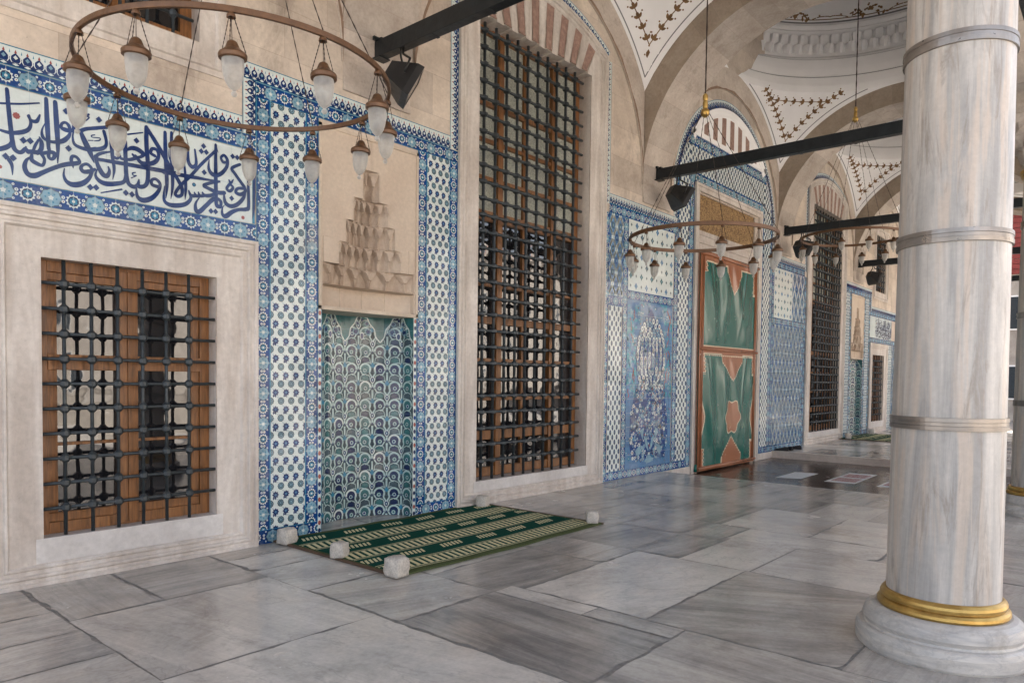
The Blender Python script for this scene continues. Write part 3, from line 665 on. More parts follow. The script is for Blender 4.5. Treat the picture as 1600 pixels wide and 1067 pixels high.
    for x0, x1, y1, y0, tone, ang in S:
        # sides cut against the sunken passage
        parts = [(x0, x1)]
        if x0 < 2.6 and x1 > -2.6 and y0 > -5.9 or (x0 < 2.6 and x1 > -2.6 and y1 > -5.0):
            parts = [(a, b) for a, b in ((x0, min(x1, -2.62)), (max(x0, 2.6), x1)) if b-a > 0.05]
        elif x0 < 2.6 and x1 > -2.6:
            parts = [(x0, x1)]
            y1 = min(y1, -5.0)
        for a, b in parts:
            g = r.uniform(.002, .006); P = []
            cs = [(a+g, y0+g), (b-g, y0+g), (b-g, y1-g), (a+g, y1-g)]
            cs = [(cx+r.uniform(-0.006, 0.006), cy+r.uniform(-0.006, 0.006)) for cx, cy in cs]
            wob = r.choice([0.002, 0.006, 0.014, 0.018]) if b-a > 0.4 else 0.002
            for i in range(4):
                p, q = cs[i], cs[(i+1) % 4]; L = math.hypot(q[0]-p[0], q[1]-p[1]); n = max(2, int(L/0.07)); ph = r.uniform(0, 9)
                for k in range(n):
                    t = k/n; nx, ny = (q[1]-p[1])/L, -(q[0]-p[0])/L
                    wv = -abs(wob*(math.sin(t*L*9+ph)+0.6*math.sin(t*L*23+ph*2)))*min(1, 6*t, 6*(1-t))
                    if k == 0: wv = 0
                    P.append((p[0]+(q[0]-p[0])*t+nx*wv, p[1]+(q[1]-p[1])*t+ny*wv))
                # broken corner
            if r.random() < 0.4 and b-a > .5:
                k_ = r.choice([.04, .07, .1]); P[0] = (P[0][0]+k_*.5, P[0][1]+k_*.5); P[-1] = (P[-1][0]+k_*.15, min(P[-1][1], y1)) if False else P[-1]
            z = 0.004+r.uniform(0, 0.002)
            mb.face([(p[0], p[1], z) for p in P], 'slab', (tone, ang, r.random()))
    # edges of the sunken passage
    for xs, sg in ((-2.6, -1), (2.45, 1)):
        mb.box((xs if sg > 0 else xs-0.02, -5.0, -0.16), (xs+0.15 if sg > 0 else xs, 0.0, 0.008 if sg > 0 else 0.0), 'step')
    return struct(mb.build('floor'))
floor_build()
mb = MB(); mb.face([(-2.62, 0.3, -0.14), (-2.62, -5.0, -0.14), (2.47, -5.0, -0.14), (2.47, 0.3, -0.14)], 'sunk')
mb.face([(-2.6, -5.0, -0.15), (2.6, -5.0, -0.15), (2.6, -5.0, 0.0), (-2.6, -5.0, 0.0)], 'step')
mb.face([(-2.6, -5.0, 0.0), (2.6, -5.0, 0.0), (2.6, -10.6, 0.0), (-2.6, -10.6, 0.0)], 'grout')
struct(mb.build('sunken_floor'))
mb = MB(); mb.face([(-120, -10.6, -0.3), (-120, -160, -0.3), (160, -160, -0.3), (160, -10.6, -0.3)], 'terrace')
mb.face([(-120, 60, -0.31), (-120, -10.6, -0.31), (-17, -10.6, -0.31), (-17, 60, -0.31)], 'terrace'); mb.face([(40, 60, -0.31), (40, -10.6, -0.31), (160, -10.6, -0.31), (160, 60, -0.31)], 'terrace')
mb.face([(-17, -10.6, -0.3), (40, -10.6, -0.3), (40, -10.6, 0), (-17, -10.6, 0)], 'step')
struct(mb.build('ground'))

# ------------------------------------------------------------ mosque facade
FAC = thing('mosque_facade', 'long stone mosque front wall clad in blue painted tiles, with barred windows', 'mosque wall')
XC_N, XC_T = 8.945, 6.08           # centres of the prayer niche and of the tall window, measured from the door
def sweep(mb, pathf, prof, mat, closed=False, at=(0.5, 0, 0)):
    L = [[(x, y, z) for x, z in pathf(o)] for o, y in prof]
    for a, b in zip(L, L[1:]):
        n = len(a)
        for i in range(n if closed else n-1):
            j = (i+1) % n; mb.face([a[i], a[j], b[j], b[i]], mat, at)
def wall_build():
    mb = MB()
    holes = []
    for s in (-1, 1):
        holes += [(min(s*12.01, s*10.655), max(s*12.01, s*10.655), 0.35, 2.455), (min(s*7.30, s*4.91), max(s*7.30, s*4.91), 0.30, 6.07),
                  (min(s*9.60, s*8.29), max(s*9.60, s*8.29), 0.0, 4.1), (min(s*12.0, s*10.8), max(s*12.0, s*10.8), 4.45, 6.2)]
    holes.append((-1.42, 1.25, -0.16, 5.05))
    xs = sorted({-18, 18, *[h[0] for h in holes], *[h[1] for h in holes]}); zs = sorted({-0.2, 12, *[h[2] for h in holes], *[h[3] for h in holes]})
    for i in range(len(xs)-1):
        for j in range(len(zs)-1):
            cx, cz = (xs[i]+xs[i+1])/2, (zs[j]+zs[j+1])/2
            if any(h[0] < cx < h[1] and h[2] < cz < h[3] for h in holes): continue
            mb.face([(xs[i], 0, zs[j]), (xs[i+1], 0, zs[j]), (xs[i+1], 0, zs[j+1]), (xs[i], 0, zs[j+1])], 'wall')
    for a, b, c, d in holes:
        e = 0.6; m = 'frame'
        mb.face([(a, 0, c), (a, e, c), (a, e, d), (a, 0, d)], m); mb.face([(b, 0, c), (b, e, c), (b, e, d), (b, 0, d)], m)
        mb.face([(a, 0, c), (b, 0, c), (b, e, c), (a, e, c)], m); mb.face([(a, 0, d), (b, 0, d), (b, e, d), (a, e, d)], m)
        mb.face([(a, e, c), (b, e, c), (b, e, d), (a, e, d)], 'dark')
    mb.build('wall', FAC)
    mb = MB(); mb.box((-18, 0.62, -0.2), (18, 0.9, 12), 'wall'); mb.build('rear_wall', FAC)
wall_build()

def grille(x0, x1, z0, z1, xs, zs, parent, y=-0.02, knob=0.034, r=0.0145):
    mb = MB()
    for x in xs: mb.tube([(x, y, z0), (x, y, z1)], r, 'iron', 6)
    for z in zs: mb.tube([(x0, y-0.004, z), (x1, y-0.004, z)], r, 'iron', 6)
    n = 8
    for x in xs:
        for z in zs:
            V = []; F = []
            for k, (rk, dz) in enumerate(((0.016, -0.036), (knob, -0.016), (knob, 0.016), (0.016, 0.036))):
                for q in range(n): t = 2*PI*(q+0.5)/n; V.append((x+rk*math.cos(t), y-0.002+rk*math.sin(t), z+dz))
            for k in range(3):
                for q in range(n): F.append((k*n+q, k*n+(q+1) % n, (k+1)*n+(q+1) % n, (k+1)*n+q))
            mb.idx(V, F, 'iron')
            mb.tube([(x-0.036, y-0.003, z), (x-0.012, y-0.003, z), (x+0.012, y-0.003, z), (x+0.036, y-0.003, z)], 0.02, 'iron', 6, radii=[0.015, 0.024, 0.024, 0.015])
    return mb.build('grille', parent)
PROF = [(0, -0.0), (0, -0.045), (0.03, -0.045), (0.038, -0.03), (0.06, -0.03), (0.072, -0.043), (0.09, -0.043), (0.1, -0.022), (0.125, -0.022), (0.135, -0.033), (0.15, -0.033), (0.165, -0.012)]
def small_window(s, label):
    X = lambda x: s*x
    mb = MB(); xa, xb = 12.395, 10.27
    path = lambda o: [(X(xa-o), 0.0+o), (X(xa-o), 2.82-o), (X(xb+o), 2.82-o), (X(xb+o), 0.0+o)]
    sweep(mb, path, PROF, 'frame', True)
    F = lambda a, b, c, d, m: mb.face([(X(a), -0.012, c), (X(b), -0.012, c), (X(b), -0.012, d), (X(a), -0.012, d)], m)
    F(xa-0.165, 12.01, 0.165, 2.655, 'frame'); F(10.655, xb+0.165, 0.165, 2.655, 'frame'); F(12.01, 10.655, 2.455, 2.655, 'frame')
    mb.box((min(X(12.06), X(10.6)), -0.014, 0.167), (max(X(12.06), X(10.6)), 0.3, 0.352), 'sillm')
    o = mb.build('window', FAC, label=label)
    # the frame members
    w = MB(); Y0, Y1 = 0.13, 0.2
    def bx(a, b, c, d, y0=Y0, y1=Y1): w.box((min(X(a), X(b)), y0, c), (max(X(a), X(b)), y1, d), 'wood')
    bx(12.01, 11.93, .35, 2.455); bx(10.74, 10.655, .35, 2.455); bx(11.42, 11.27, .37, 2.43, Y0-.01); bx(11.93, 10.74, 2.37, 2.455); bx(11.93, 10.74, .352, .44)
    bx(11.93, 10.74, 1.62, 1.74, Y0-.006); bx(11.95, 11.41, 2.31, 2.37, Y0+.02); bx(11.28, 10.73, 2.31, 2.37, Y0+.02); bx(11.95, 11.41, .44, .51, Y0+.02); bx(11.28, 10.73, .44, .51, Y0+.02)
    bx(11.93, 11.86, .512, 2.308, Y0+.02); bx(10.81, 10.74, .512, 2.308, Y0+.02); bx(11.93, 10.74, 1.03, 1.055, Y0+.03); bx(11.355, 11.335, .37, 2.43, Y0-.025, Y0)
    w.build('wooden_frame', o, bevel=0.004)
    g = MB(); g.face([(X(12.0), 0.185, .36), (X(10.66), 0.185, .36), (X(10.66), 0.185, 2.45), (X(12.0), 0.185, 2.45)], 'pane'); g.build('glass', o)
    grille(min(X(12.02), X(10.645)), max(X(12.02), X(10.645)), .34, 2.46, [X(11.848-.1925*i) for i in range(6)], [.566+.1896*i for i in range(10)], o, 0.03)
    return o
def tall_window(s, label):
    X = lambda x: s*x
    xa, xb, cz, RR = 7.66, 4.50, 3.46, 3.38
    def path(o, n=14):
        P = [(X(xa-o), o), (X(xa-o), cz+math.sqrt((RR-o)**2-(1.58-o)**2))]
        for k in range(1, n):
            x = (1.58-o)*(1-2*k/n); P.append((X(XC_T+x), cz+math.sqrt((RR-o)**2-x*x)))
        P += [(X(xb+o), cz+math.sqrt((RR-o)**2-(1.58-o)**2)), (X(xb+o), o)]
        return P
    mb = MB(); sweep(mb, path, PROF, 'frame', True)
    F = lambda a, b, c, d, m, y=-0.012: mb.face([(X(a), y, c), (X(b), y, c), (X(b), y, d), (X(a), y, d)], m)
    F(xa-.165, 7.30, .165, 6.07, 'frame'); F(4.91, xb+.165, .165, 6.07, 'frame')
    mb.box((min(X(7.34), X(4.87)), -0.014, 0.167), (max(X(7.34), X(4.87)), 0.3, 0.302), 'sillm')
    n = 17
    for k in range(n):
        a, b = 1-2*k/n, 1-2*(k+1)/n
        za = lambda t: cz+math.sqrt((RR-.165)**2-(1.415*t)**2)
        m = 'redst' if k % 2 else 'frame'; yy = -0.014-0.001*(k % 2); zb = 6.045 if k % 2 == 0 else 6.075
        P = [(XC_T+1.2*a, zb), (XC_T+1.2*b, zb), (XC_T+1.2*b+0.02, zb+.02), (XC_T+1.415*b, za(b)), (XC_T+1.415*a, za(a)), (XC_T+1.2*a-0.02+.02, zb+.02)]
        mb.face([(X(p[0]), yy, p[1]) for p in P], m)
        mb.face([(X(XC_T+1.2*a), yy, zb), (X(XC_T+1.2*b), yy, zb), (X(XC_T+1.2*b), .5, zb), (X(XC_T+1.2*a), .5, zb)], m)
        mb.face([(X(XC_T+1.2*a), yy, zb), (X(XC_T+1.2*a), .5, zb), (X(XC_T+1.2*a), .5, 6.08), (X(XC_T+1.2*a), yy, 6.08)], m)
    mb.face([(X(7.5), -0.0125, 6.07), (X(7.28), -0.0125, 6.07), (X(7.28), -0.0125, 6.3), (X(7.5), -0.0125, 6.3)], 'frame'); mb.face([(X(4.9), -0.0125, 6.07), (X(4.66), -0.0125, 6.07), (X(4.66), -0.0125, 6.3), (X(4.9), -0.0125, 6.3)], 'frame')
    o = mb.build('tall_window', FAC, label=label)
    w = MB()
    def bx(a, b, c, d, y0=.2, y1=.27): w.box((min(X(a), X(b)), y0, c), (max(X(a), X(b)), y1, d), 'wood')
    bx(7.29, 7.2, .31, 6.06); bx(5.0, 4.915, .31, 6.06); bx(6.72, 6.62, .31, 6.06, .19); bx(6.18, 6.11, .31, 6.06, .215); bx(5.58, 5.48, .31, 6.06, .19)
    for z, h in ((5.98, .08), (5.08, .06), (4.62, .05), (4.14, .05), (3.62, .13), (2.78, .07), (2.3, .09), (1.8, .05), (1.3, .07), (.79, .12), (.31, .12)): bx(7.2, 5.0, z, z+h, .205)
    w.build('wooden_frame', o, bevel=0.004)
    g = MB(); g.face([(X(7.29), .255, .31), (X(4.92), .255, .31), (X(4.92), .255, 3.65), (X(7.29), .255, 3.65)], 'pane')
    g.face([(X(7.29), .25, 3.66), (X(4.92), .25, 3.66), (X(4.92), .25, 6.06), (X(7.29), .25, 6.06)], 'milk'); g.build('glass', o)
    # pale tracery of small round-headed panes behind the bars
    grille(min(X(7.305), X(5.09)), max(X(7.305), X(5.09)), .31, 5.98, [X(7.184-.2105*i) for i in range(10)], [.55+.205*i for i in range(27)], o, 0.02, 0.05, 0.0195)
    return o
def upper_window(s, label):
    X = lambda x: s*x
    mb = MB(); path = lambda o: [(X(12.3-o), 4.2+o), (X(12.3-o), 6.45-o), (X(10.56+o), 6.45-o), (X(10.56+o), 4.2+o)]
    sweep(mb, path, [(0, 0), (0, -.012), (.05, -.012), (.06, -.03), (.09, -.03), (.1, -.008), (.24, -.008)], 'frame', True)
    o = mb.build('upper_window', FAC, label=label)
    w = MB()
    def bx(a, b, c, d): w.box((min(X(a), X(b)), .14, c), (max(X(a), X(b)), .2, d), 'wood')
    bx(12, 11.9, 4.45, 6.2); bx(10.9, 10.8, 4.45, 6.2); bx(11.45, 11.35, 4.45, 6.2); bx(11.9, 10.9, 4.451, 4.54); w.build('wooden_frame', o)
    g = MB(); g.face([(X(11.99), .18, 4.46), (X(10.81), .18, 4.46), (X(10.81), .18, 6.19), (X(11.99), .18, 6.19)], 'pane'); g.build('glass', o)
    grille(min(X(12.01), X(10.84)), max(X(12.01), X(10.84)), 4.44, 6.21, [X(11.85-.21*i) for i in range(5)], [4.62+.2*i for i in range(8)], o, 0.03)
for s, L in ((-1, 'near window with wide pale marble frame, ten rows of bars'), (1, 'far window in narrow view beyond the second niche')):
    small_window(s, L); upper_window(s, 'upper window, only its lower corner in view' if s < 0 else 'small dark upper window far along the wall')
tall_window(-1, 'nearer tall barred window under striped red and white lintel'); tall_window(1, 'farther tall barred window, dark grille')

def fm(s, y=-0.004): return lambda u, v, h: (s*u, y-h, v)
def tilepart(fn, name, label, s=1, y=-0.004):
    mb = MB(); t = Tile(mb, fm(s, y)); fn(t); return mb.build(name, FAC, label=label)
def arcband(t, cx, cz, r0, r1, a0, a1, n):
    for k in range(n):
        t0, t1 = a0+(a1-a0)*k/n, a0+(a1-a0)*(k+1)/n; P = lambda r, a: (cx+r*math.cos(a), cz+r*math.sin(a))
        t.poly([P(r0, t0), P(r1, t0), P(r1, t1), P(r0, t1)], 't_white', 0)
        t.poly([P(r0, t0), P(r0+(r1-r0)*.3, t0), P(r0+(r1-r0)*.3, t1), P(r0, t1)], 't_ink', 1); t.poly([P(r1-.008, t0), P(r1, t0), P(r1, t1), P(r1-.008, t1)], 't_turq', 1)
        tm = (t0+t1)/2; dt = (t1-t0)/2; W = r1-r0
        t.poly([P(r0+W*.25, tm-dt*.8), P(r0+W*.55, tm-dt*.9), P(r0+W*.82, tm), P(r0+W*.55, tm+dt*.9), P(r0+W*.25, tm+dt*.8)], 't_ink', 2)
        t.poly([P(r0+W*.4, tm), P(r0+W*.52, tm-dt*.4), P(r0+W*.64, tm), P(r0+W*.52, tm+dt*.4)], 't_pale' if k % 2 else 't_white', 3)
for s in (-1, 1):
    far = s > 0
    def niche_zone(t):
        L = 0 if far else 1
        crest(t, 7.79, 10.40, 4.283, 4.433, False, 1, L); crest(t, 10.272, 10.405, 3.79, 4.283, True, 1, L)
        strip(t, 7.66, 10.27, 4.14, 4.28, False, L)
        for a, b in ((7.66, 7.79), (8.155, 8.29), (9.60, 9.745), (10.13, 10.27)): strip(t, a, b, .14, 4.14, True, L)
        for a, b in ((7.79, 8.155), (9.745, 10.13)): checker(t, a, b, .14, 4.14)
        strip(t, 7.66, 8.29, 0.0, .14, False, L); strip(t, 9.60, 10.27, 0.0, .14, False, L)
        for a, b in ((8.155, 7.79), (10.13, 9.745)): t.rect(b, b+.006, .14, 4.14, 't_turq', 5); t.rect(a-.006, a, .14, 4.14, 't_turq', 5)
    tilepart(niche_zone, 'tile_border', 'blue and white flowered tiles framing the %s niche' % ('far' if far else 'near'), s)
    def tall_crest(t):
        crest(t, 7.66, 7.79, 4.29, 6.36, True, 1, 1); crest(t, 4.37, 4.50, 4.29, 6.42, True, -1, 1)
        arcband(t, XC_T, 3.46, 3.38, 3.51, PI/2-math.asin(1.66/3.51), PI/2+math.asin(1.66/3.51), 46)
    tilepart(tall_crest, 'tile_edging', 'thin navy tile edging around tall window', s)
    def band(t):
        L = 0 if far else 1
        crest(t, 10.41, 13.6, 3.79, 3.935, False, 1, L); strip(t, 10.275, 13.6, 3.645, 3.785, False, L); strip(t, 10.275, 13.6, 2.825, 2.98, False, L)
        if far: strip(t, 12.4, 12.55, 0, 2.82, True, 0); checker(t, 12.55, 13.0, 0.0, 2.82); lattice(t, 13.0, 13.6, 0, 2.82)
    tilepart(band, 'tile_border', 'flowered blue tile strips around the calligraphy', s)
    def beside_door(t):
        L = 0 if far else 1
        crest(t, 2.16, 4.37, 4.30, 4.45, False, 1, 1); strip(t, 2.14, 4.37, 4.16, 4.30, False, L); strip(t, 4.36, 4.50, 0.0, 4.16, True, L)
        strip(t, 2.13, 4.36, 0.0, .14, False, L); strip(t, 2.13, 2.28, .14, 4.16, True, L)
        if far:
            whitepanel(t, 2.40, 3.55, 3.03, 4.16, 6, 7); strip(t, 2.28, 2.40, 2.9, 4.16, True, 0); lattice(t, 3.55, 4.36, 3.03, 4.16, .27, .5); strip(t, 2.28, 4.36, 2.88, 3.03, False, 0)
            lattice(t, 2.40, 4.22, .14, 2.88, .23, .42); strip(t, 2.28, 2.40, .14, 2.88, True, 0); strip(t, 4.22, 4.36, .14, 2.88, True, 0)
        else:
            whitepanel(t, 2.30, 3.80, 3.03, 4.16, 9, 7); strip(t, 3.80, 3.95, .14, 4.16, True); lattice(t, 3.95, 4.36, 2.9, 4.16, .205, .36)
            strip(t, 2.28, 3.80, 2.88, 3.03, False); strip(t, 3.95, 4.36, 2.74, 2.9, False); hexes(t, 3.97, 4.34, .14, 2.74); florid(t, 2.30, 3.80, .14, 2.88)
    tilepart(beside_door, 'tile_panel', ('tiles right of the door with ogival lattice' if far else 'tiles left of the door with flowering garden panel'), s)
    def door_side(t):
        t.test = lambda x, z: z < 5.2 or math.hypot(x, z-4.62) < 2.29; hexes(t, 1.73, 2.13, .14, 5.86, .066, .155); t.test = None; strip(t, 1.56, 1.73, 0.0, 5.4, True, 0); strip(t, 1.73, 2.13, 0.0, .14, False, 0)
        strip(t, 2.13, 2.19, 4.16, 5.3, True, 0); crest(t, 2.19, 2.33, 4.45, 5.12, True, 1, 1)
        for k in range(30):
            z0_, z1_ = 5.1+.75*k/30, 5.1+.75*(k+1)/30; t.poly([(min(2.13, 2.3), z0_), (math.sqrt(2.29**2-(z0_-4.62)**2), z0_), (math.sqrt(2.29**2-(z1_-4.62)**2), z1_), (2.13, z1_)] if math.sqrt(2.29**2-(z1_-4.62)**2) > 2.13 else [(2.13, z0_)]*3, 't_cobalt', 0)
    tilepart(door_side, 'tile_jamb', 'honeycomb patterned tile column beside the door', s)
    # marble foot under the tiles where the passage floor drops
    mb = MB(); mb.box((min(s*1.5, s*2.6), -0.02, -0.16), (max(s*1.5, s*2.6), 0.02, -0.002), 'frame'); mb.build('plinth', FAC)
def over_door(t):
    strip(t, -1.73, 1.73, 5.22, 5.4, False, 0); hexes(t, -1.74, 1.74, 5.4, 5.86, .066, .155); strip(t, -1.83, 1.83, 5.86, 6.06, False, 1)
    arcband(t, 0, 4.62, 2.27, 2.43, R(12), R(168), 84)
mb = MB(); t = Tile(mb, lambda u, v, h: (u, -0.0045-h, v)); over_door(t); mb.build('tile_tympanum', FAC, label='blue tile arch above the door')
mb = MB()
mb.box((-1.72, -0.03, 6.06), (1.72, 0.0, 6.15), 'plaster')
n = 40
for k in range(n):
    a0, a1 = R(40)+(PI-R(80))*k/n, R(40)+(PI-R(80))*(k+1)/n
    P = lambda r, a, y: (r*math.cos(a), y, 4.62+r*math.sin(a))
    for (ra, ya), (rb, yb) in zip([(2.27, 0), (2.27, -.03), (2.2, -.03), (2.17, -.018), (2.12, -.018), (2.1, -.006)], [(2.27, -.03), (2.2, -.03), (2.17, -.018), (2.12, -.018), (2.1, -.006), (2.09, -.006)]):
        mb.face([P(ra, a0, ya), P(ra, a1, ya), P(rb, a1, yb), P(rb, a0, yb)], 'plaster')
for k in range(15):
    m = 'redst' if k % 2 else 'plaster'; a, b = 1-2*k/15, 1-2*(k+1)/15; top = lambda x: 4.62+math.sqrt(max(0, 2.1**2-x*x))
    P = [(1.42*a, 6.15), (1.42*b, 6.15)]+[(x, top(x)) for x in np.linspace(1.42*b, 1.42*a, 4)]
    Q = []
    for x, z in P:
        f = (z-6.15)/0.6; Q.append((x*(1-0.02*f), z))
    mb.face([(x, -0.007-0.001*(k % 2), z) for x, z in Q], m)
mb.build('lunette', FAC, label='half round panel of red and white stripes over the door')
# door surround, inscription, threshold
mb = MB(); path = lambda o: [(-1.56+o, -0.15), (-1.56+o, 5.22-o), (1.56-o, 5.22-o), (1.56-o, -0.15)]
sweep(mb, path, [(0, 0), (0, -.05), (.05, -.05), (.06, -.035), (.1, -.035), (.11, -.045), (.14, -.045), (.14, .1)], 'frame')
for z0, z1, y in ((3.98, 4.05, -.03), (4.05, 4.14, -.02), (4.14, 4.2, -.045), (4.2, 4.28, -.03), (4.28, 4.36, -.05)): mb.box((-1.42, y, z0), (1.42, .1, z1), 'frame')
DR = mb.build('door_surround', FAC, label='marble door surround with carved lintel')
mb = MB(); mb.box((-1.42, .03, 4.36), (1.42, .1, 5.08), 'inscr'); mb.build('inscription_panel', FAC, label='gilded carved inscription slab above the door')
mb = MB(); mb.box((-1.42, .12, -.15), (1.42, .2, 3.98), 'wood'); mb.box((-1.44, -.06, -.14), (-1.36, .1, 3.98), 'redst'); mb.build('door', FAC)

# calligraphy
CALLI=[[-209,620,20,-201,497,23,-188,344,24,-178,251,25,-166,206,25,-139,190,23,-112,204,20,-93,244,8],[-204,615,14,-199,586,10,-191,558,3],[-262,505,12,-133,537,12,-4,581,9],[-264,320,13,-194,315,21,-123,337,25,-78,370,21,-63,419,17,-75,471,15],[-80,466,14,-59,439,19,-25,443,21,-5,494,10],[-265,180,24,-219,205,26,-189,238,20,-180,291,11],[-202,122,23,-184,85,18,-181,16,4],[37,625,21,42,461,27,48,322,24,48,258,17],[41,623,13,50,555,3],[29,444,5,9,389,11,12,341,19,36,322,17,86,319,19,144,342,27,183,385,22,198,428,11],[96,618,24,103,478,29,111,309,24,109,165,6],[100,612,13,116,553,3],[200,544,10,222,489,25,219,452,22,200,432,20,164,430,26,135,440,20,140,470,16,164,484,17,187,465,20,195,424,15],[224,460,8,212,392,11,225,338,19,275,321,22,329,323,25,376,340,25],[384,501,21,309,476,22,268,450,22],[264,453,19,289,390,31,328,312,32,361,228,5],[325,590,13,310,575,12,327,567,9,303,536,7,278,517,4],[-85,208,24,-46,214,26,10,221,22],[-11,335,7,4,297,22,1,247,24,-24,209,21],[-13,313,12,-36,265,16,-49,224,15],[-58,197,14,-60,155,24,-28,135,24,9,130,18,22,174,17,3,211,21],[-118,200,21,-99,229,14,-82,204,24],[10,217,21,60,238,21,86,236,25,86,207,21,67,188,18,49,205,20,54,252,18,48,293,17],[-67,174,7,-95,140,18,-105,89,25,-84,45,29,-41,44,31,8,76,25,84,128,24,162,171,26,240,198,26,257,218,19,237,243,18,211,244,19,200,216,20,209,182,18,214,152,2],[154,142,6,149,89,14,167,46,23,213,30,32,279,55,31,327,109,22,344,172,19,314,206,19,280,194,17,267,166,22,287,145,25,334,159,25,365,181,17],[348,490,22,476,535,21],[432,490,21,448,423,19,445,381,20,416,352,25,360,331,25,306,321,25],[369,446,6,344,434,8,349,422,6,402,429,7,399,411,8,361,397,6],[317,390,6,357,399,6],[609,512,11,729,558,8],[405,7,7,561,66,12],[493,348,9,422,320,18,382,292,20,384,265,21,436,265,22,564,271,25,711,277,26,943,286,29,1023,286,27],[486,433,26,493,314,22,505,212,18,494,128,4],[587,451,28,592,307,25,596,194,27,614,122,26,658,106,26,689,137,18,694,173,8],[493,314,18,528,302,18,550,339,10],[550,328,15,560,308,17,622,315,20,667,337,24],[604,387,13,638,410,26,682,412,31,727,386,27,711,359,19,670,345,18,645,362,15],[667,356,19,711,312,26,772,315,29,826,347,27,851,400,22,835,443,20,799,444,21,787,408,20,822,391,20],[754,608,26,754,462,28,764,309,27,762,184,27,740,131,25,699,115,27,682,128,15,694,177,6],[754,608,22,819,517,28,888,416,28,947,315,30],[367,284,17,387,215,25,421,156,30,453,149,27,470,189,19,460,226,8],[385,193,5,369,137,15,393,101,25,442,86,30,512,100,28,577,129,23,592,186,19],[670,224,6,644,212,10,651,195,8,675,199,6,632,170,8],[673,107,9,680,35,23,725,11,33,793,42,30,848,111,23,860,173,21,825,203,20,794,187,19,798,152,22,852,144,24],[904,606,22,907,421,27,917,185,24,907,59,4],[957,617,20,958,393,24,965,195,22,949,65,4],[887,432,27,939,309,28],[935,475,3,937,404,8,970,356,19],[890,277,29,1051,283,27,1133,287,26,1286,294,15,1384,306,5],[1092,514,21,1099,410,24,1133,373,28,1167,409,21,1155,525,13],[1061,393,11,1071,306,17,1075,177,21,1069,81,4],[986,272,25,1038,186,26,1042,122,22,1009,98,23,987,119,21,1034,197,21,1125,302,21,1218,421,21,1343,563,19],[1342,612,20,1341,399,26,1343,215,28,1347,90,25,1375,77,20],[1344,604,11,1364,547,4],[1282,473,5,1278,393,21,1312,349,30,1374,360,28,1436,429,24,1450,500,24,1419,539,20,1390,511,18,1410,478,22,1447,486,18],[1384,298,8,1303,274,21,1233,236,23,1277,219,25,1356,201,28,1420,210,29],[1356,200,21,1303,166,25,1243,152,23,1217,178,9],[1243,152,21,1200,140,21,1183,173,8],[1200,140,21,1166,134,22,1148,164,8],[1166,134,23,1120,128,23,1099,170,9],[1120,128,20,1112,87,23,1066,42,28,985,17,31,921,19,26,891,57,19,898,165,5],[1200,133,5,1162,72,16,1162,15,28,1191,2,31,1251,64,28,1312,130,29,1356,144,25,1388,124,22,1380,78,23,1348,91,25],[1568,493,21,1492,442,23,1522,397,24,1612,300,24],[1610,304,21,1619,263,23,1573,226,26,1528,236,22,1547,274,21,1605,286,23],[1617,262,19,1601,199,25,1536,126,29,1472,104,29,1427,131,26,1416,213,10],[1461,337,8,1481,310,19,1507,349,6],[1472,301,19,1443,253,21,1472,235,22,1501,273,20,1472,299,15],[1648,368,19,1652,139,26,1629,104,28,1554,86,24,1490,53,29,1435,8,33,1402,18,22,1402,75,10,1427,107,3],[1714,583,17,1709,394,20,1704,131,19,1690,28,3],[1716,575,9,1731,539,2]]
CDOT=[[-112,281],[-69,288],[-222,141],[-177,140],[167,569],[182,295],[396,569],[675,478],[330,35],[372,41],[591,44],[638,41],[1232,573],[1211,524],[1255,527],[1236,349],[1498,548],[1541,548],[1488,175],[1296,27],[1338,30]]
CRED=[[-153,447,25],[-257,60,15],[1598,23,18]]
CRING=[1148, 225]

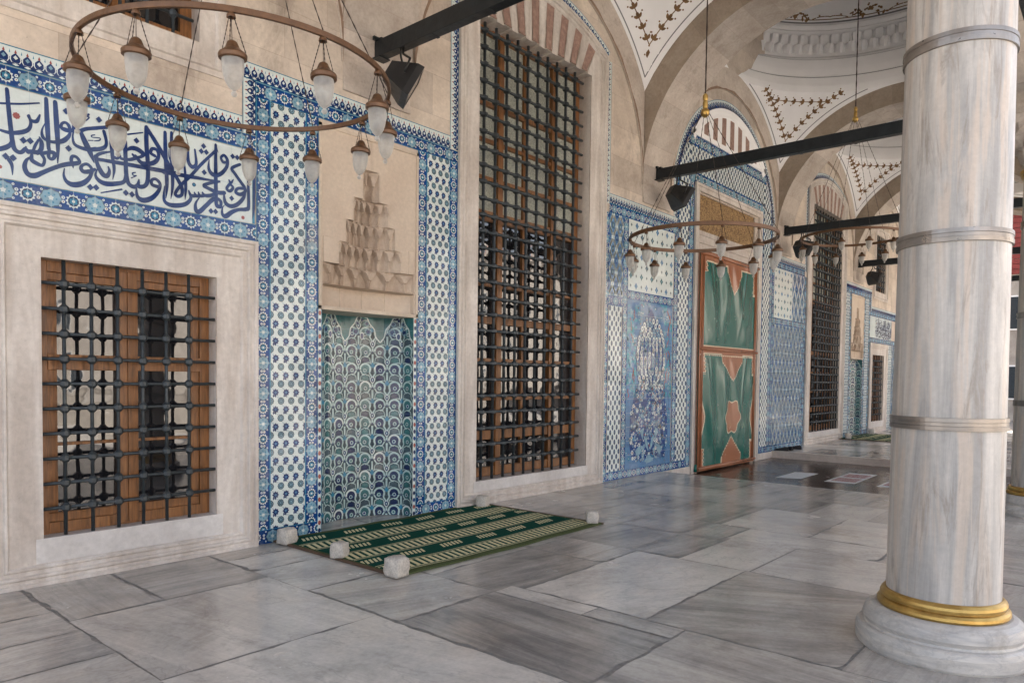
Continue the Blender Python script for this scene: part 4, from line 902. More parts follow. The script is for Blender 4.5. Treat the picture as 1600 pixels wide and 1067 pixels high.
def catmull(P, n=6):
    out = []
    for i in range(len(P)-1):
        p0, p1, p2, p3 = P[max(i-1, 0)], P[i], P[i+1], P[min(i+2, len(P)-1)]
        for k in range(n):
            t = k/n; out.append([0.5*(2*b+(c-a)*t+(2*a-5*b+4*c-d)*t*t+(3*b-a-3*c+d)*t**3) for a, b, c, d in zip(p0, p1, p2, p3)])
    out.append(list(P[-1])); return out
def calligraphy(dx, label):
    mb = MB(); F = lambda u, v, h: (u+dx, -0.004-h, v); t = Tile(mb, F)
    t.rect(-12.85, -10.30, 2.985, 3.64, 't_white', 0)
    for k in range(1, 10): t.rect(-12.85+.26*k, -12.849+.26*k, 2.985, 3.64, 't_pale', 1)
    t.rect(-12.85, -10.3, 3.31, 3.3115, 't_pale', 1); t.rect(-10.31, -10.285, 2.985, 3.64, 't_turq', 1)
    for q, st in enumerate(CALLI):
        P = [[st[i]/1000-12, st[i+1]/1000+3, max(st[i+2], 2)/1000*1.28] for i in range(0, len(st), 3)]
        C = catmull(P, 6)
        E = []
        for i, c in enumerate(C):
            a, b = C[max(i-1, 0)], C[min(i+1, len(C)-1)]; dxx, dz = b[0]-a[0], b[1]-a[1]; L = math.hypot(dxx, dz) or 1; nx, nz = -dz/L/2*c[2], dxx/L/2*c[2]
            E.append(((c[0]+nx, c[1]+nz), (c[0]-nx, c[1]-nz)))
        for i, (a, b) in enumerate(zip(E, E[1:])): t.poly([a[0], a[1], b[1], b[0]], 't_ink', 2+q*0.07+i*0.002)
        for e in (C[0], C[-1]):
            if e[2] > 0.012: t.poly(ngon(e[0], e[1], e[2]*0.48, 8), 't_ink', 1.96+q*0.07)
    for x, z in CDOT: t.poly(ngon(x/1000-12, z/1000+3, .024, 4, .026), 't_ink', 9)
    for x, z, r_ in CRED: t.poly(flower(x/1000-12, z/1000+3, r_/1000, 8, .08), 't_red', 3)
    t.poly(ngon(CRING[0]/1000-12, CRING[1]/1000+3, .017, 12), 't_ink', 3); t.poly(ngon(CRING[0]/1000-12, CRING[1]/1000+3, .011, 12), 't_turq', 4)
    mb.build('calligraphy_panel', FAC, label=label)
calligraphy(0, 'white tile panel with large dark blue Arabic calligraphy')
calligraphy(23.15, 'far white tile panel with blue Arabic calligraphy')

# prayer niches
def niche(s, label):
    mb = MB(); X = lambda u: s*(XC_N+u)
    plan = [(-.655, 0.0), (-.61, 0.0), (-.59, .17), (-.45, .33), (-.24, .42), (0, .45), (.24, .42), (.45, .33), (.59, .17), (.61, 0.0), (.655, 0.0)]
    ln = [0]
    for a, b in zip(plan, plan[1:]): ln.append(ln[-1]+math.hypot(b[0]-a[0], b[1]-a[1]))
    T = ln[-1]
    def at(u, v, h):
        u = min(max(u, 0), T-1e-6); i = max(k for k in range(len(ln)) if ln[k] <= u); i = min(i, len(plan)-2)
        f = (u-ln[i])/(ln[i+1]-ln[i]); a, b = plan[i], plan[i+1]; dx, dy = b[0]-a[0], b[1]-a[1]; L = math.hypot(dx, dy)
        return (X(a[0]+dx*f+dy/L*h*-1*-1), a[1]+dy*f-dx/L*h, v)
    tm = MB(); t = Tile(tm, at); base = Tile(tm, at)
    L0, L1 = ln[1], ln[-2]
    for i in range(len(ln)-1): base.rect(ln[i]+1e-5, ln[i+1]-1e-5, 0, 2.3, 't_white' if i in (0, len(ln)-2) else 't_green', 0)
    class Sub(Tile):
        def poly(q, P, mat, layer=1):
            if q.clip: P = clipr(P, *q.clip)
            if not P: return
            us = [p[0] for p in P]
            # cut at the folds so that each piece lies on one facet
            for i in range(len(ln)-1):
                if max(us) > ln[i] and min(us) < ln[i+1]:
                    Q = clipr(P, ln[i]+1e-5, ln[i+1]-1e-5, -9, 9)
                    if Q: q.mb.face([q.fmap(p[0], p[1], layer*0.0007) for p in Q], mat)
    t = Sub(tm, at); arabesque(t, L0, L1, 0.0, 2.3)
    t = Sub(tm, at)
    for k in range(4):          # pointed heads of the panels
        uc = L0+(L1-L0)*(k+.5)/4; hw = (L1-L0)/8
        for sg in (-1, 1):
            t.poly([(uc+sg*hw, 2.3), (uc+sg*hw, 1.98), (uc+sg*hw*.78, 2.04), (uc+sg*hw*.7, 2.13), (uc+sg*hw*.45, 2.19), (uc+sg*hw*.3, 2.26), (uc, 2.3)], 't_green', 6+.1*sg)
            t.line([(uc+sg*hw, 1.98), (uc+sg*hw*.76, 2.04), (uc+sg*hw*.68, 2.13), (uc+sg*hw*.43, 2.19), (uc+sg*hw*.28, 2.26), (uc, 2.29)], .014, 't_white', 7)
            t.poly(flower(uc+sg*hw*.36, 2.1, .03, 6, .2), 't_ink', 7.2); t.ring(uc+sg*hw*.36, 2.1, .04, .01, 't_pale', 7.3, 10); t.poly(flower(uc+sg*hw*.28, 2.19, .02, 6, .2), 't_ink', 7.2); t.ring(uc+sg*hw*.28, 2.19, .028, .008, 't_pale', 7.3, 10)
        t.poly(ngon(uc, 2.05, .03, 8, .045), 't_white', 7.2); t.poly(ngon(uc, 2.05, .02, 8, .034), 't_ink', 7.3); t.poly(ngon(uc, 2.23, .014, 6, .02), 't_ink', 7.3)
    t = Sub(tm, at)
    for u0, u1 in ((0, L0), (L1, T)):
        for k in range(30): t.poly(ngon((u0+u1)/2, .04+k*.078, .018, 6, .026), ('t_navy', 't_red', 't_cobalt')[k % 3], 2)
        t.rect(u0, u0+.006, 0, 2.3, 't_turq', 3)
    for k in range(1, 10): t.rect(L0, L1, .235*k-.001, .235*k+.001, 't_pale', 8)
    n = tm.build('prayer_niche', FAC, label=label)
    # carved hood
    tiers = [(2.53, 2.74, .60, .22, .2), (2.74, 2.97, .41, .19, .117), (2.97, 3.21, .32, .155, .107), (3.21, 3.45, .23, .12, .092), (3.45, 3.76, .1, .09, .1)]
    def depth(u, z):
        if z < 2.52 and z > 2.30:
            if abs(u) < .6: return .17*math.sqrt(max(0, 1-(u/.62)**2))+(.006 if (abs(((u/.3+.5)%1)-.5) < .03) else 0)
            return 0.0
        if z <= 2.30: return 0.0
        for z0, z1, hw, D, cw in tiers:
            if z0 <= z < z1:
                if abs(u) >= hw: break
                f = (z-z0)/(z1-z0); g = abs(((u/cw+0.5) % 1)-.5)*2
                env = 1-(abs(u)/hw)**1.6
                head = max(0.0, 1-g**1.5)-max(0, (f-.35)/.65)       # a small pointed cell, closing upwards
                sm = min(1, max(0, head/.18+.0)); lean = 1-.16*f
                return D*env*lean*(1-.2*(1-sm))+.04*sm*(1-g*g)*(1-.5*f)-.014*(f < .05)-.02*(1-sm)*(f > .5)*(f < .9)
        return -0.012 if abs(u) < .6 and (z < 3.0 and abs(u) > .52) else 0.0
    hb = MB(); NX, NZ = 180, 220; V = []; F = []
    us = np.linspace(-.655, .655, NX); zs = np.linspace(2.262, 4.1, NZ)
    for z in zs:
        for u in us: V.append((X(u), depth(u, z)-.006, z))
    for j in range(NZ-1):
        for i in range(NX-1): F.append((j*NX+i, j*NX+i+1, (j+1)*NX+i+1, (j+1)*NX+i))
    for j in range(NZ-1):
        for i in range(NX-1):
            uc, zc_ = (us[i]+us[i+1])/2, (zs[j]+zs[j+1])/2; hw = max([q[2] for q in tiers if q[0] <= zc_ < q[1]] or [0.0]); st = max(0.0, min(1.0, (hw+.04-abs(uc))/.1))*(1.0 if uc > -.15 else .7)  # weight: darker brown within the carved tiers, weaker on one side
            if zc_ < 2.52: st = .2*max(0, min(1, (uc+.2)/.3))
            hb.idx([V[j*NX+i], V[j*NX+i+1], V[(j+1)*NX+i+1], V[(j+1)*NX+i]], [(0, 1, 2, 3)], 'hoodtone', (.5, st, 0))
    y = -.02
    for a, b, c, d in ((-.655, -.625, 2.27, 4.1), (.625, .655, 2.27, 4.1), (-.655, .655, 4.07, 4.1), (-.655, .655, 2.262, 2.3)): hb.box((min(X(a), X(b)), y, c), (max(X(a), X(b)), -.004, d), 'hood')
    hb.face([(X(-.65), -.006, 2.262), (X(.65), -.006, 2.262), (X(.65), .45, 2.262), (X(-.65), .45, 2.262)], 'hood')
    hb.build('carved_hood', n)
niche(-1, 'near prayer niche lined with dark teal arabesque tiles'); niche(1, 'far prayer niche lined with teal tiles')

# ------------------------------------------------------------ vaulted portico roof
VLT = thing('portico_vault', 'row of white painted domes on stone arches over the paved walk', 'vaulted roof')
YB, ZS, RI, RE, HX = -2.47, 4.78, 2.47, 2.87, 0.465
BAYS = [-11.8, -5.9, 0.0, 5.9, 11.8]; PIERS = [-14.8, -8.87, -2.945, 2.945, 8.87, 14.8]
vr = random.Random(5)
def arch(mb, c, axis, w0, w1, n=23, sides=(True, True), clamp=None):
    """semicircular ring of voussoirs; axis 'y' spans across the walk, 'x' along it"""
    for k in range(n):
        tone, wm, rd = vr.random(), vr.choice([0, 0, 0.7, 0.3]), vr.random()
        g = 0.0008; a0, a1 = PI*k/n+g, PI*(k+1)/n-g; m = 3
        def P(r, a, w):
            h, z = c[0]+(r*math.cos(a)), c[1]+r*math.sin(a)
            if clamp is not None: h = min(max(h, c[0]-clamp), c[0]+clamp)
            return (w, h, z) if axis == 'y' else (h, w, z)
        for q in range(m):
            t0, t1 = a0+(a1-a0)*q/m, a0+(a1-a0)*(q+1)/m
            mb.face([P(RI, t0, w0), P(RI, t1, w0), P(RI, t1, w1), P(RI, t0, w1)], 'vouss', (tone, 1.0 if axis == 'y' and False else 0, rd))
            for w, on in ((w0, sides[0]), (w1, sides[1])):
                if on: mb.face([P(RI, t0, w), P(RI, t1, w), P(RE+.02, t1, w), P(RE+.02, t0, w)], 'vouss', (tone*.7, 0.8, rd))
    # dark joints show the backing
    for q in range(48):
        t0, t1 = PI*q/48, PI*(q+1)/48
        P = lambda r, a, w: ((w, c[0]+r*math.cos(a), c[1]+r*math.sin(a)) if axis == 'y' else (c[0]+r*math.cos(a), w, c[1]+r*math.sin(a)))
        mb.face([P(RI+.006, t0, w0+.004), P(RI+.006, t1, w0+.004), P(RI+.006, t1, w1-.004), P(RI+.006, t0, w1-.004)], 'vjoint')
        for w in (w0+.005, w1-.005): mb.face([P(RI, t0, w), P(RI, t1, w), P(RE, t1, w), P(RE, t0, w)], 'vjoint')
for X in PIERS:
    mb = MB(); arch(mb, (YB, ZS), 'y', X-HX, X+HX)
    mb.box((X-HX, -5.80, 4.775), (X+HX, -4.94, 4.80), 'vouss')
    # wall springer with a low moulding
    for z0, z1, y in ((4.5, 4.58, -.03), (4.58, 4.64, -.018), (4.64, 4.8, -.008)): mb.box((X-HX+.02, y, z0), (X+HX-.02, .02, z1), 'vouss', (0.7, 0, .3))
    mb.build('cross_arch', VLT)
for X in BAYS:
    mb = MB(); arch(mb, (X, ZS), 'x', -5.80, -4.94, clamp=None); mb.build('arcade_arch', VLT)
    mb = MB(); n = 60
    for k in range(n):
        a0, a1 = PI*k/n, PI*(k+1)/n
        def P(r, a, y):
            h = max(-2.475, min(2.475, r*math.cos(a))); return (X+h, y, ZS+r*math.sin(a))
        mb.face([P(RI, a0, -.03), P(RI, a1, -.03), P(RE+.03, a1, -.03), P(RE+.03, a0, -.03)], 'vouss', (0.75, 0.0, 0.2)); mb.face([P(RI, a0, -.03), P(RI, a1, -.03), P(RI, a1, .0), P(RI, a0, .0)], 'vouss', (0.6, 0, .2))
        wv = lambda a: .018+.014*math.sin(a*17+X)+.008*math.sin(a*41)
        mb.face([P(RI+.002, a0, -.0315), P(RI+.002, a1, -.0315), P(RI+.02+wv(a1), a1, -.0315), P(RI+.02+wv(a0), a0, -.0315)], 'brownline')
    mb.build('wall_arch', VLT)
def SP(x, y, off=0.0):
    """point on the pendentive (bay coordinates), pushed off into the room"""
    r = math.hypot(x, y)
    if r < 2.47: n = Vector((0, 0, 0)); return Vector((x/r*(2.47-off), y/r*(2.47-off), ZS+RE+(2.47-r)))
    z = math.sqrt(max(0, 14.34-r*r)); v = Vector((x, y, z)); k = 1-off/3.787
    return Vector((x*k, y*k, ZS+z*k))
DOMEP = [(2.47, 7.65), (2.5, 7.8), (2.58, 8.0), (2.60, 8.02), (2.62, 8.05), (2.66, 8.2), (2.74, 8.42), (2.745, 8.44), (2.755, 8.45), (2.80, 8.5), (2.92, 8.58), (2.93, 9.0), (2.84, 9.03), (2.80, 9.06), (2.83, 9.1), (2.80, 9.14), (2.79, 9.18), (2.84, 9.21), (2.85, 9.25), (2.87, 9.25), (2.87, 9.29)]
def dome_pt(th, s, off=0.0):
    a = s/2.87; r, z = (2.87-off)*math.cos(a), 9.29+(2.35-off)*math.sin(a); return Vector((r*math.cos(th), r*math.sin(th), z))
def motif(mb, fn, u, v, du, dv, pts, mat):
    """place a small painted shape: local axes from neighbouring surface points"""
    p = fn(u, v); T = (fn(u+du*.01, v+dv*.01)-p); T.normalize(); N = (fn(u, v, .02)-p); N.normalize(); B = N.cross(T)
    p = fn(u, v, .004)
    mb.face([p+T*a+B*b for a, b in pts], mat)
LEAF = [(0, 0), (.035, .023), (.07, .02), (.098, 0), (.07, -.02), (.035, -.023)]
def rot(P, a, dx=0, dy=0, k=1): return [(dx+k*(x*math.cos(a)-y*math.sin(a)), dy+k*(x*math.sin(a)+y*math.cos(a))) for x, y in P]
def garland(mb, fn, P, step=.125):
    acc = 0; last = None
    D = [Vector(fn(*p)) for p in P]
    for i in range(len(P)-1):
        L = (D[i+1]-D[i]).length; du, dv = P[i+1][0]-P[i][0], P[i+1][1]-P[i][1]
        motif(mb, fn, P[i][0], P[i][1], du, dv, [(0, .008), (L+.004, .008), (L+.004, -.008), (0, -.008)], 'plgold')
        acc += L
        if acc >= step:
            acc = 0; u, v = P[i+1]
            for a, k, dy in ((0, 1.15, 0), (.75, .95, .004), (-.75, .95, -.004)): motif(mb, fn, u, v, du, dv, rot(LEAF, a, -.02, dy, k), 'plgold')
            for sg in (-1, 1): motif(mb, fn, u, v, du, dv, ngon(.06, sg*.085, .015, 6), 'plgold')
for X in BAYS:
    mb = MB(); n = 160; m = 10; V = []; F = []
    for i in range(n):
        th = 2*PI*(i+.5)/n if False else 2*PI*i/n; rm = 2.475/max(abs(math.cos(th)), abs(math.sin(th)))
        for j in range(m+1):
            r = 2.47+(rm-2.47)*j/m; V.append((X+r*math.cos(th), YB+r*math.sin(th), ZS+math.sqrt(14.34-r*r)))
    for i in range(n):
        for j in range(m): k = (i+1) % n; F.append((i*(m+1)+j, k*(m+1)+j, k*(m+1)+j+1, i*(m+1)+j+1))
    mb.idx(V, F, 'plaster', smooth=True)
    fnb = lambda x, y, off=0.0: SP(x, y, off)+Vector((X, YB, 0))
    gm = MB()
    for sx in (-1, 1):
        for sy in (-1, 1):
            f = lambda u, v, off=0.0: fnb(sx*u, sy*v, off)
            L = 26
            for sw in (0, 1):
                g = (lambda u, v, off=0.0: f(u, v, off)) if not sw else (lambda u, v, off=0.0: f(v, u, off))
                path = [(2.235, 1.12+(2.25-1.12)*k/L) for k in range(L+1)]; garland(gm, g, list(reversed(path)))
                line = [(2.40, .62+(2.40-.62)*k/30) for k in range(31)]
                for p, q in zip(line, line[1:]):
                    L_ = (Vector(g(*q))-Vector(g(*p))).length; motif(gm, g, p[0], p[1], q[0]-p[0], q[1]-p[1], [(0, .009), (L_+.003, .009), (L_+.003, -.009), (0, -.009)], 'plgrey')
            pa = [(2.62*math.cos(R(30+30*k/22)), 2.62*math.sin(R(30+30*k/22))) for k in range(23)]; garland(gm, f, pa)
            motif(gm, f, 2.25, 2.25, .1, .1, rot(LEAF, 0, .02, 0, 1.4), 'plgold')
            for sg in (-1, 1): motif(gm, f, 2.25, 2.25, .1, .1, ngon(.1, sg*.05, .014, 6), 'plgold')
    o = mb.build('pendentives', VLT); gm.build('painted_garland', o)
    mb = MB(); mats = ['plaster']*(len(DOMEP)-1); mats[2] = 'plgrey'; mats[7] = 'plgrey'; mats[19] = 'plgrey'
    mb.lathe(DOMEP, 'plaster', (X, YB, 0), 128, True, mats)
    mb.lathe([(2.87*math.cos(a), 9.29+2.35*math.sin(a)) for a in np.linspace(0, PI/2-.01, 20)], 'plaster', (X, YB, 0), 96)
    # leaf mouldings of the cornice
    nd = 84
    for k in range(nd):
        th = 2*PI*k/nd
        for (z0, z1, r0, r1, hw, sh) in ((8.60, 8.80, 2.93, 2.79, .5, 0), (8.80, 9.02, 2.93, 2.81, .42, .5)):
            t = th+sh*2*PI/nd; d = 2*PI/nd*hw
            C = lambda r, a, z: (X+r*math.cos(a), YB+r*math.sin(a), z)
            if sh == 0:
                A = [C(2.93, t-d, 8.8), C(2.80, t-d*.5, 8.8), C(2.775, t, 8.79), C(2.80, t+d*.5, 8.8), C(2.93, t+d, 8.8)]
                Bt = [C(2.93, t-d, 8.62), C(2.86, t-d*.4, 8.615), C(2.84, t+d*.1, 8.6), C(2.87, t+d*.6, 8.64), C(2.93, t+d, 8.66)]
            else:
                A = [C(2.93, t-d, 9.01), C(2.83, t-d*.8, 9.0), C(2.81, t, 9.0), C(2.83, t+d*.8, 9.0), C(2.93, t+d, 9.01)]
                Bt = [C(2.93, t-d, 8.81), C(2.89, t-d*.8, 8.81), C(2.88, t, 8.805), C(2.89, t+d*.8, 8.81), C(2.93, t+d, 8.81)]
            for q in range(4): mb.face([A[q], A[q+1], Bt[q+1], Bt[q]], 'plaster')
    d_ = mb.build('dome', VLT)
    gm = MB(); fd = lambda u, v, off=0.0: dome_pt(u, v, off)+Vector((X, YB, 0)); r = random.Random(2)
    for k in range(12):
        t0 = 2*PI*k/12; W = 2*PI/12
        for j in range(26):
            u = t0+W*(.28+.44*r.random()); v = .06+.24*r.random()*(1-abs((u-t0)/W-.5)*2.6)
            motif(gm, fd, u, max(v, .05), .1, 0, rot(LEAF, r.uniform(0, 6.28), 0, 0, r.uniform(.7, 1.2)), 'plgold')
            if j % 2 == 0: motif(gm, fd, u, max(v, .06), .1, 0, ngon(0, 0, .022, 7), 'plgold')
        P = [(t0+W*(-.24+.48*q/20), .07+.06*abs(math.sin(q/20*2*PI))+.05*math.exp(-((q-10)/3)**2)) for q in range(21)]
        for p, q in zip(P, P[1:]):
            L_ = (fd(*q)-fd(*p)).length; du, dv = q[0]-p[0], q[1]-p[1]
            motif(gm, fd, p[0], p[1], du*10, dv*10, [(0, .01), (L_+.006, .01), (L_+.006, -.01), (0, -.01)], 'plgold')
        for q in (4, 16): motif(gm, fd, P[q][0], P[q][1]+.03, .1, 0, flower(0, 0, .03, 5, .3), 'plgold')
    for q in range(96):
        t0, t1 = 2*PI*q/96, 2*PI*(q+1)/96; gm.face([dome_pt(t0, .045, .004)+Vector((X, YB, 0)), dome_pt(t1, .045, .004)+Vector((X, YB, 0)), dome_pt(t1, .068, .004)+Vector((X, YB, 0)), dome_pt(t0, .068, .004)+Vector((X, YB, 0))], 'plgold')
    gm.build('painted_scrollwork', d_)
# outer faces, carried up past the domes to keep light out of the vaults
mb = MB()
for X in BAYS:
    for k in range(40):
        a0, a1 = PI*k/40, PI*(k+1)/40; x0, x1 = X+RI*math.cos(a0), X+RI*math.cos(a1); mb.face([(x0, -5.79, ZS+RI*math.sin(a0)), (x1, -5.79, ZS+RI*math.sin(a1)), (x1, -5.79, 12), (x0, -5.79, 12)], 'wall')
for X in PIERS: mb.face([(X-.49, -5.79, ZS), (X+.49, -5.79, ZS), (X+.49, -5.79, 12), (X-.49, -5.79, 12)], 'wall')
for X in (-15.265, 15.265):
    for k in range(40):
        a0, a1 = PI*k/40, PI*(k+1)/40; mb.face([(X, YB+RI*math.cos(a0), ZS+RI*math.sin(a0)), (X, YB+RI*math.cos(a1), ZS+RI*math.sin(a1)), (X, YB+RI*math.cos(a1), 12), (X, YB+RI*math.cos(a0), 12)], 'wall')
    mb.face([(X, -5.8, ZS), (X, -4.93, ZS), (X, -4.93, 12), (X, -5.8, 12)], 'wall')
mb.build('spandrel_wall', VLT)
mb = MB(); mb.box((-18, -5.8, 12), (18, .9, 12.1), 'farwall'); mb.build('roof_light_seal', VLT)  # unseen flat slab added over the domes to block daylight from above
# lean-to timber roof of the outer walk
OR = thing('outer_roof', 'sloping timber roof of the outer walk beyond the columns', 'roof', (0, -5.8, 7.5))
mb = MB()
for k in range(100): mb.face([(-18+.5*k*.72, 0, 0), (-18+.5*(k+1)*.72-.006, 0, 0), (-18+.5*(k+1)*.72-.006, -2.6, -.9), (-18+.5*k*.72, -2.6, -.9)], 'roof')
mb.face([(-18, 0, .1), (18, 0, .1), (18, -2.6, -.8), (-18, -2.6, -.8)], 'farwall'); mb.build('ceiling_boards', OR)
mb = MB()
for k in range(19): 
    x = -18+2*k; mb.idx([(x-.06, 0, -.16), (x+.06, 0, -.16), (x+.06, -2.6, -1.06), (x-.06, -2.6, -1.06), (x-.06, 0, -.01), (x+.06, 0, -.01), (x+.06, -2.6, -.91), (x-.06, -2.6, -.91)], [(0, 1, 2, 3), (4, 5, 6, 7), (0, 3, 7, 4), (1, 2, 6, 5), (2, 3, 7, 6)], 'roof')
mb.build('rafters', OR)

# ------------------------------------------------------------ columns
def column(x, y, label, dark=0):
    c = thing('marble_column', label, 'column', (x, y, 0), group='marble columns of the portico')
    mb = MB(); mb.lathe([(0, .0), (.455, .0), (.465, .02), (.468, .085), (.46, .115), (.445, .125), (.425, .128), (.42, .14), (.43, .165), (.425, .19), (.412, .215), (.385, .236), (.36, .246), (.3, .25)], 'basem', n=64); mb.build('base', c)
    mb = MB(); mb.lathe([(.30, .243), (.345, .247), (.352, .26), (.35, .276), (.34, .289), (.328, .295), (.328, .299), (.334, .303), (.335, .315), (.329, .33), (.318, .342), (.308, .347), (.29, .347)], 'gold', n=64); mb.build('base_ring', c)
    mb = MB(); P = []
    for k in range(13): z = .33+(4.16-.33)*k/12; P.append((.302-.026*(k/12)**1.2, z))
    mb.lathe(P, 'colm', n=64); mb.build('shaft', c)
    for z in (1.365, 2.43, 3.53):
        rr_ = .302-.026*((z-.35)/3.81)**1.2; mb = MB(); mb.lathe([(rr_-.005, z-.037), (rr_+.012, z-.036), (rr_+.013, z-.012), (rr_+.009, z-.01), (rr_+.009, z+.01), (rr_+.013, z+.012), (rr_+.012, z+.036), (rr_-.005, z+.037)], 'hoop', n=64, smooth=False); mb.build('iron_hoop', c)
    mb = MB(); mb.lathe([(.27, 4.09), (.3, 4.10), (.31, 4.12), (.3, 4.14), (.315, 4.15), (.32, 4.18), (.3, 4.2), (.27, 4.2)], 'gold', n=48); mb.build('neck_ring', c)
    mb = MB(); V = []; F = []; n = 32
    for j, (r0, r1, z) in enumerate(((.275, .275, 4.19), (.285, .30, 4.26), (.33, .285, 4.30), (.33, .36, 4.40), (.42, .35, 4.44), (.42, .45, 4.55), (.50, .44, 4.60), (.52, .52, 4.68))):
        for i in range(n):
            t = 2*PI*i/n; q = r0 if i % 2 else r1; sqr = 1/max(abs(math.cos(t)), abs(math.sin(t))); f = j/7*.55; q *= (1-f)+f*sqr*.93; V.append((q*math.cos(t), q*math.sin(t), z))
    for j in range(7):
        for i in range(n): F.append((j*n+i, j*n+(i+1) % n, (j+1)*n+(i+1) % n, (j+1)*n+i))
    mb.idx(V, F, 'vouss'); mb.box((-.465, -.465, 4.68), (.465, .465, 4.776), 'vouss'); mb.build('capital', c)
    return c
column(-8.83, -5.345, 'nearest marble column, gilded base ring and iron hoops, right foreground')
column(-2.945, -5.37, 'second marble column, cut off by the right edge of the photo')
for X, L in ((2.945, 'third marble column from the camera, hidden behind the second'), (8.87, 'fourth marble column from the camera along the row'), (14.8, 'last marble column at the far end of the walk')): column(X, -5.37, L)

# ------------------------------------------------------------ iron ties, flood lights
BL = {-8.87: 'black tie beam crossing above the near chandelier', -2.945: 'black tie beam above the green door curtain', 2.945: 'black tie beam before the far tall window', 8.87: 'short looking black tie beam beside the far niche', 14.8: 'last black tie beam at the far end'}
for X, L in BL.items():
    b = thing('tie_beam', L, 'tie beam', (X, 0, 5.03), group='black iron ties across the arches')
    mb = MB(); mb.box((-.055, -5.36, -.085), (.055, -.02, .085), 'beam')
    for q in range(7): mb.box((-.062, -.9-.75*q, -.092), (.062, -.86-.75*q, -.088), 'beam')
    mb.build('bar', b, bevel=.008)
    mb = MB(); mb.box((-.075, -.12, -.1), (.075, .03, -.087), 'beam'); mb.box((-.03, -.10, .086), (.03, .02, .12), 'beam'); mb.box((-.09, -.06, .087), (-.02, -.03, .125), 'beam'); mb.build('wall_clamp', b)
for x0, x1, L in ((-8.87, -2.945, 'black tie beam between first and second columns'), (-2.945, 2.945, 'black tie beam between second and third columns'), (2.945, 8.87, 'black tie beam between third and fourth columns'), (-14.8, -8.87, 'black tie beam left of the nearest column, overhead')):
    mb = MB(); mb.box((x0+.1, -.055, -.085), (x1-.1, .055, .085), 'beam'); tag(mb.build('tie_beam', loc=(0, -5.37, 5.03), bevel=.008), L, 'tie beam', 'black iron ties along the columns')
for X, L in ((-8.87, 'large black floodlight beside the near chandelier'), (-2.945, 'black floodlight left of the door curtain'), (2.945, 'black floodlight near the far tall window'), (8.87, 'smallest black floodlight, far along the wall')):
    f = thing('floodlight', L, 'floodlight', (X-.02, -.42, 4.62), group='floodlights hung from the tie beams')
    d = Vector((.62, -.42, -.42)).normalized(); e = d.cross(Vector((0, 0, 1))).normalized(); g = e.cross(d)
    P = lambda a, b, c_: d*a+e*b+g*c_
    mb = MB()
    A = [P(-.17, sx*.09, sz*.08) for sx, sz in ((-1, -1), (1, -1), (1, 1), (-1, 1))]; Bq = [P(.07, sx*.2, sz*.165) for sx, sz in ((-1, -1), (1, -1), (1, 1), (-1, 1))]; Cq = [P(.14, sx*.205, sz*.17) for sx, sz in ((-1, -1), (1, -1), (1, 1), (-1, 1))]; D_ = [P(.14, sx*.175, sz*.14) for sx, sz in ((-1, -1), (1, -1), (1, 1), (-1, 1))]
    mb.idx(A+Bq+Cq+D_, [(0, 1, 2, 3)]+[(k*4+i, k*4+(i+1) % 4, (k+1)*4+(i+1) % 4, (k+1)*4+i) for k in range(3) for i in range(4)], 'black')
    mb.build('housing', f, bevel=.004)
    mb = MB(); mb.face([P(.135, sx*.176, sz*.141) for sx, sz in ((-1, -1), (1, -1), (1, 1), (-1, 1))], 'lens'); mb.build('front_glass', f)
    mb = MB(); mb.tube([P(0, -.21, 0), P(-.02, -.215, .15), Vector((0, 0.02, .26)), Vector((0, .02, .33))], .012, 'black'); mb.tube([P(0, .21, 0), P(-.02, .215, .15), Vector((0, -.02, .26)), Vector((0, -.02, .33))], .012, 'black'); mb.build('bracket', f)

# ------------------------------------------------------------ chandeliers
def lamp_mesh():
    a = MB(); K = .655
    a.lathe([(0, .0), (.014, -.002), (.02, -.013), (.021, -.024), (.008, -.02)], 'bronze', (0, 0, 0), 14)
    zc = -.125; q_ = [(0, 0), (.018, -.001), (.034, -.012), (.042, -.03), (.052, -.052), (.078, -.072), (.094, -.082), (.099, -.092), (.097, -.115), (.086, -.12), (.07, -.118)]
    a.lathe([(r*K, zc+z*.72) for r, z in q_], 'bronze', n=22)
    for q in range(3):
        t = q*2*PI/3+.4; p0 = Vector((.012*math.cos(t), .012*math.sin(t), -.02)); p1 = Vector((.06*math.cos(t), .06*math.sin(t), zc-.058)); m = 16
        a.tube([p0.lerp(p1, k/m) for k in range(m+1)], .003, 'chain', 4, radii=[.003 if k % 2 else .0014 for k in range(m+1)])
    a.tube([(0, 0, -.02), (0, 0, zc)], .0016, 'chain', 4)
    g = MB(); z = zc-.083; q_ = [(.074, .004), (.076, -.01), (.074, -.06), (.068, -.11), (.055, -.15), (.037, -.178), (.02, -.192), (.013, -.198), (.012, -.204), (.02, -.212), (.022, -.222), (.016, -.233), (.006, -.238), (0, -.238)]
    g.lathe([(r*K, z+h*.72) for r, h in q_], 'frost', n=22)
    return a, g
la, lg = lamp_mesh()
lamp0 = None
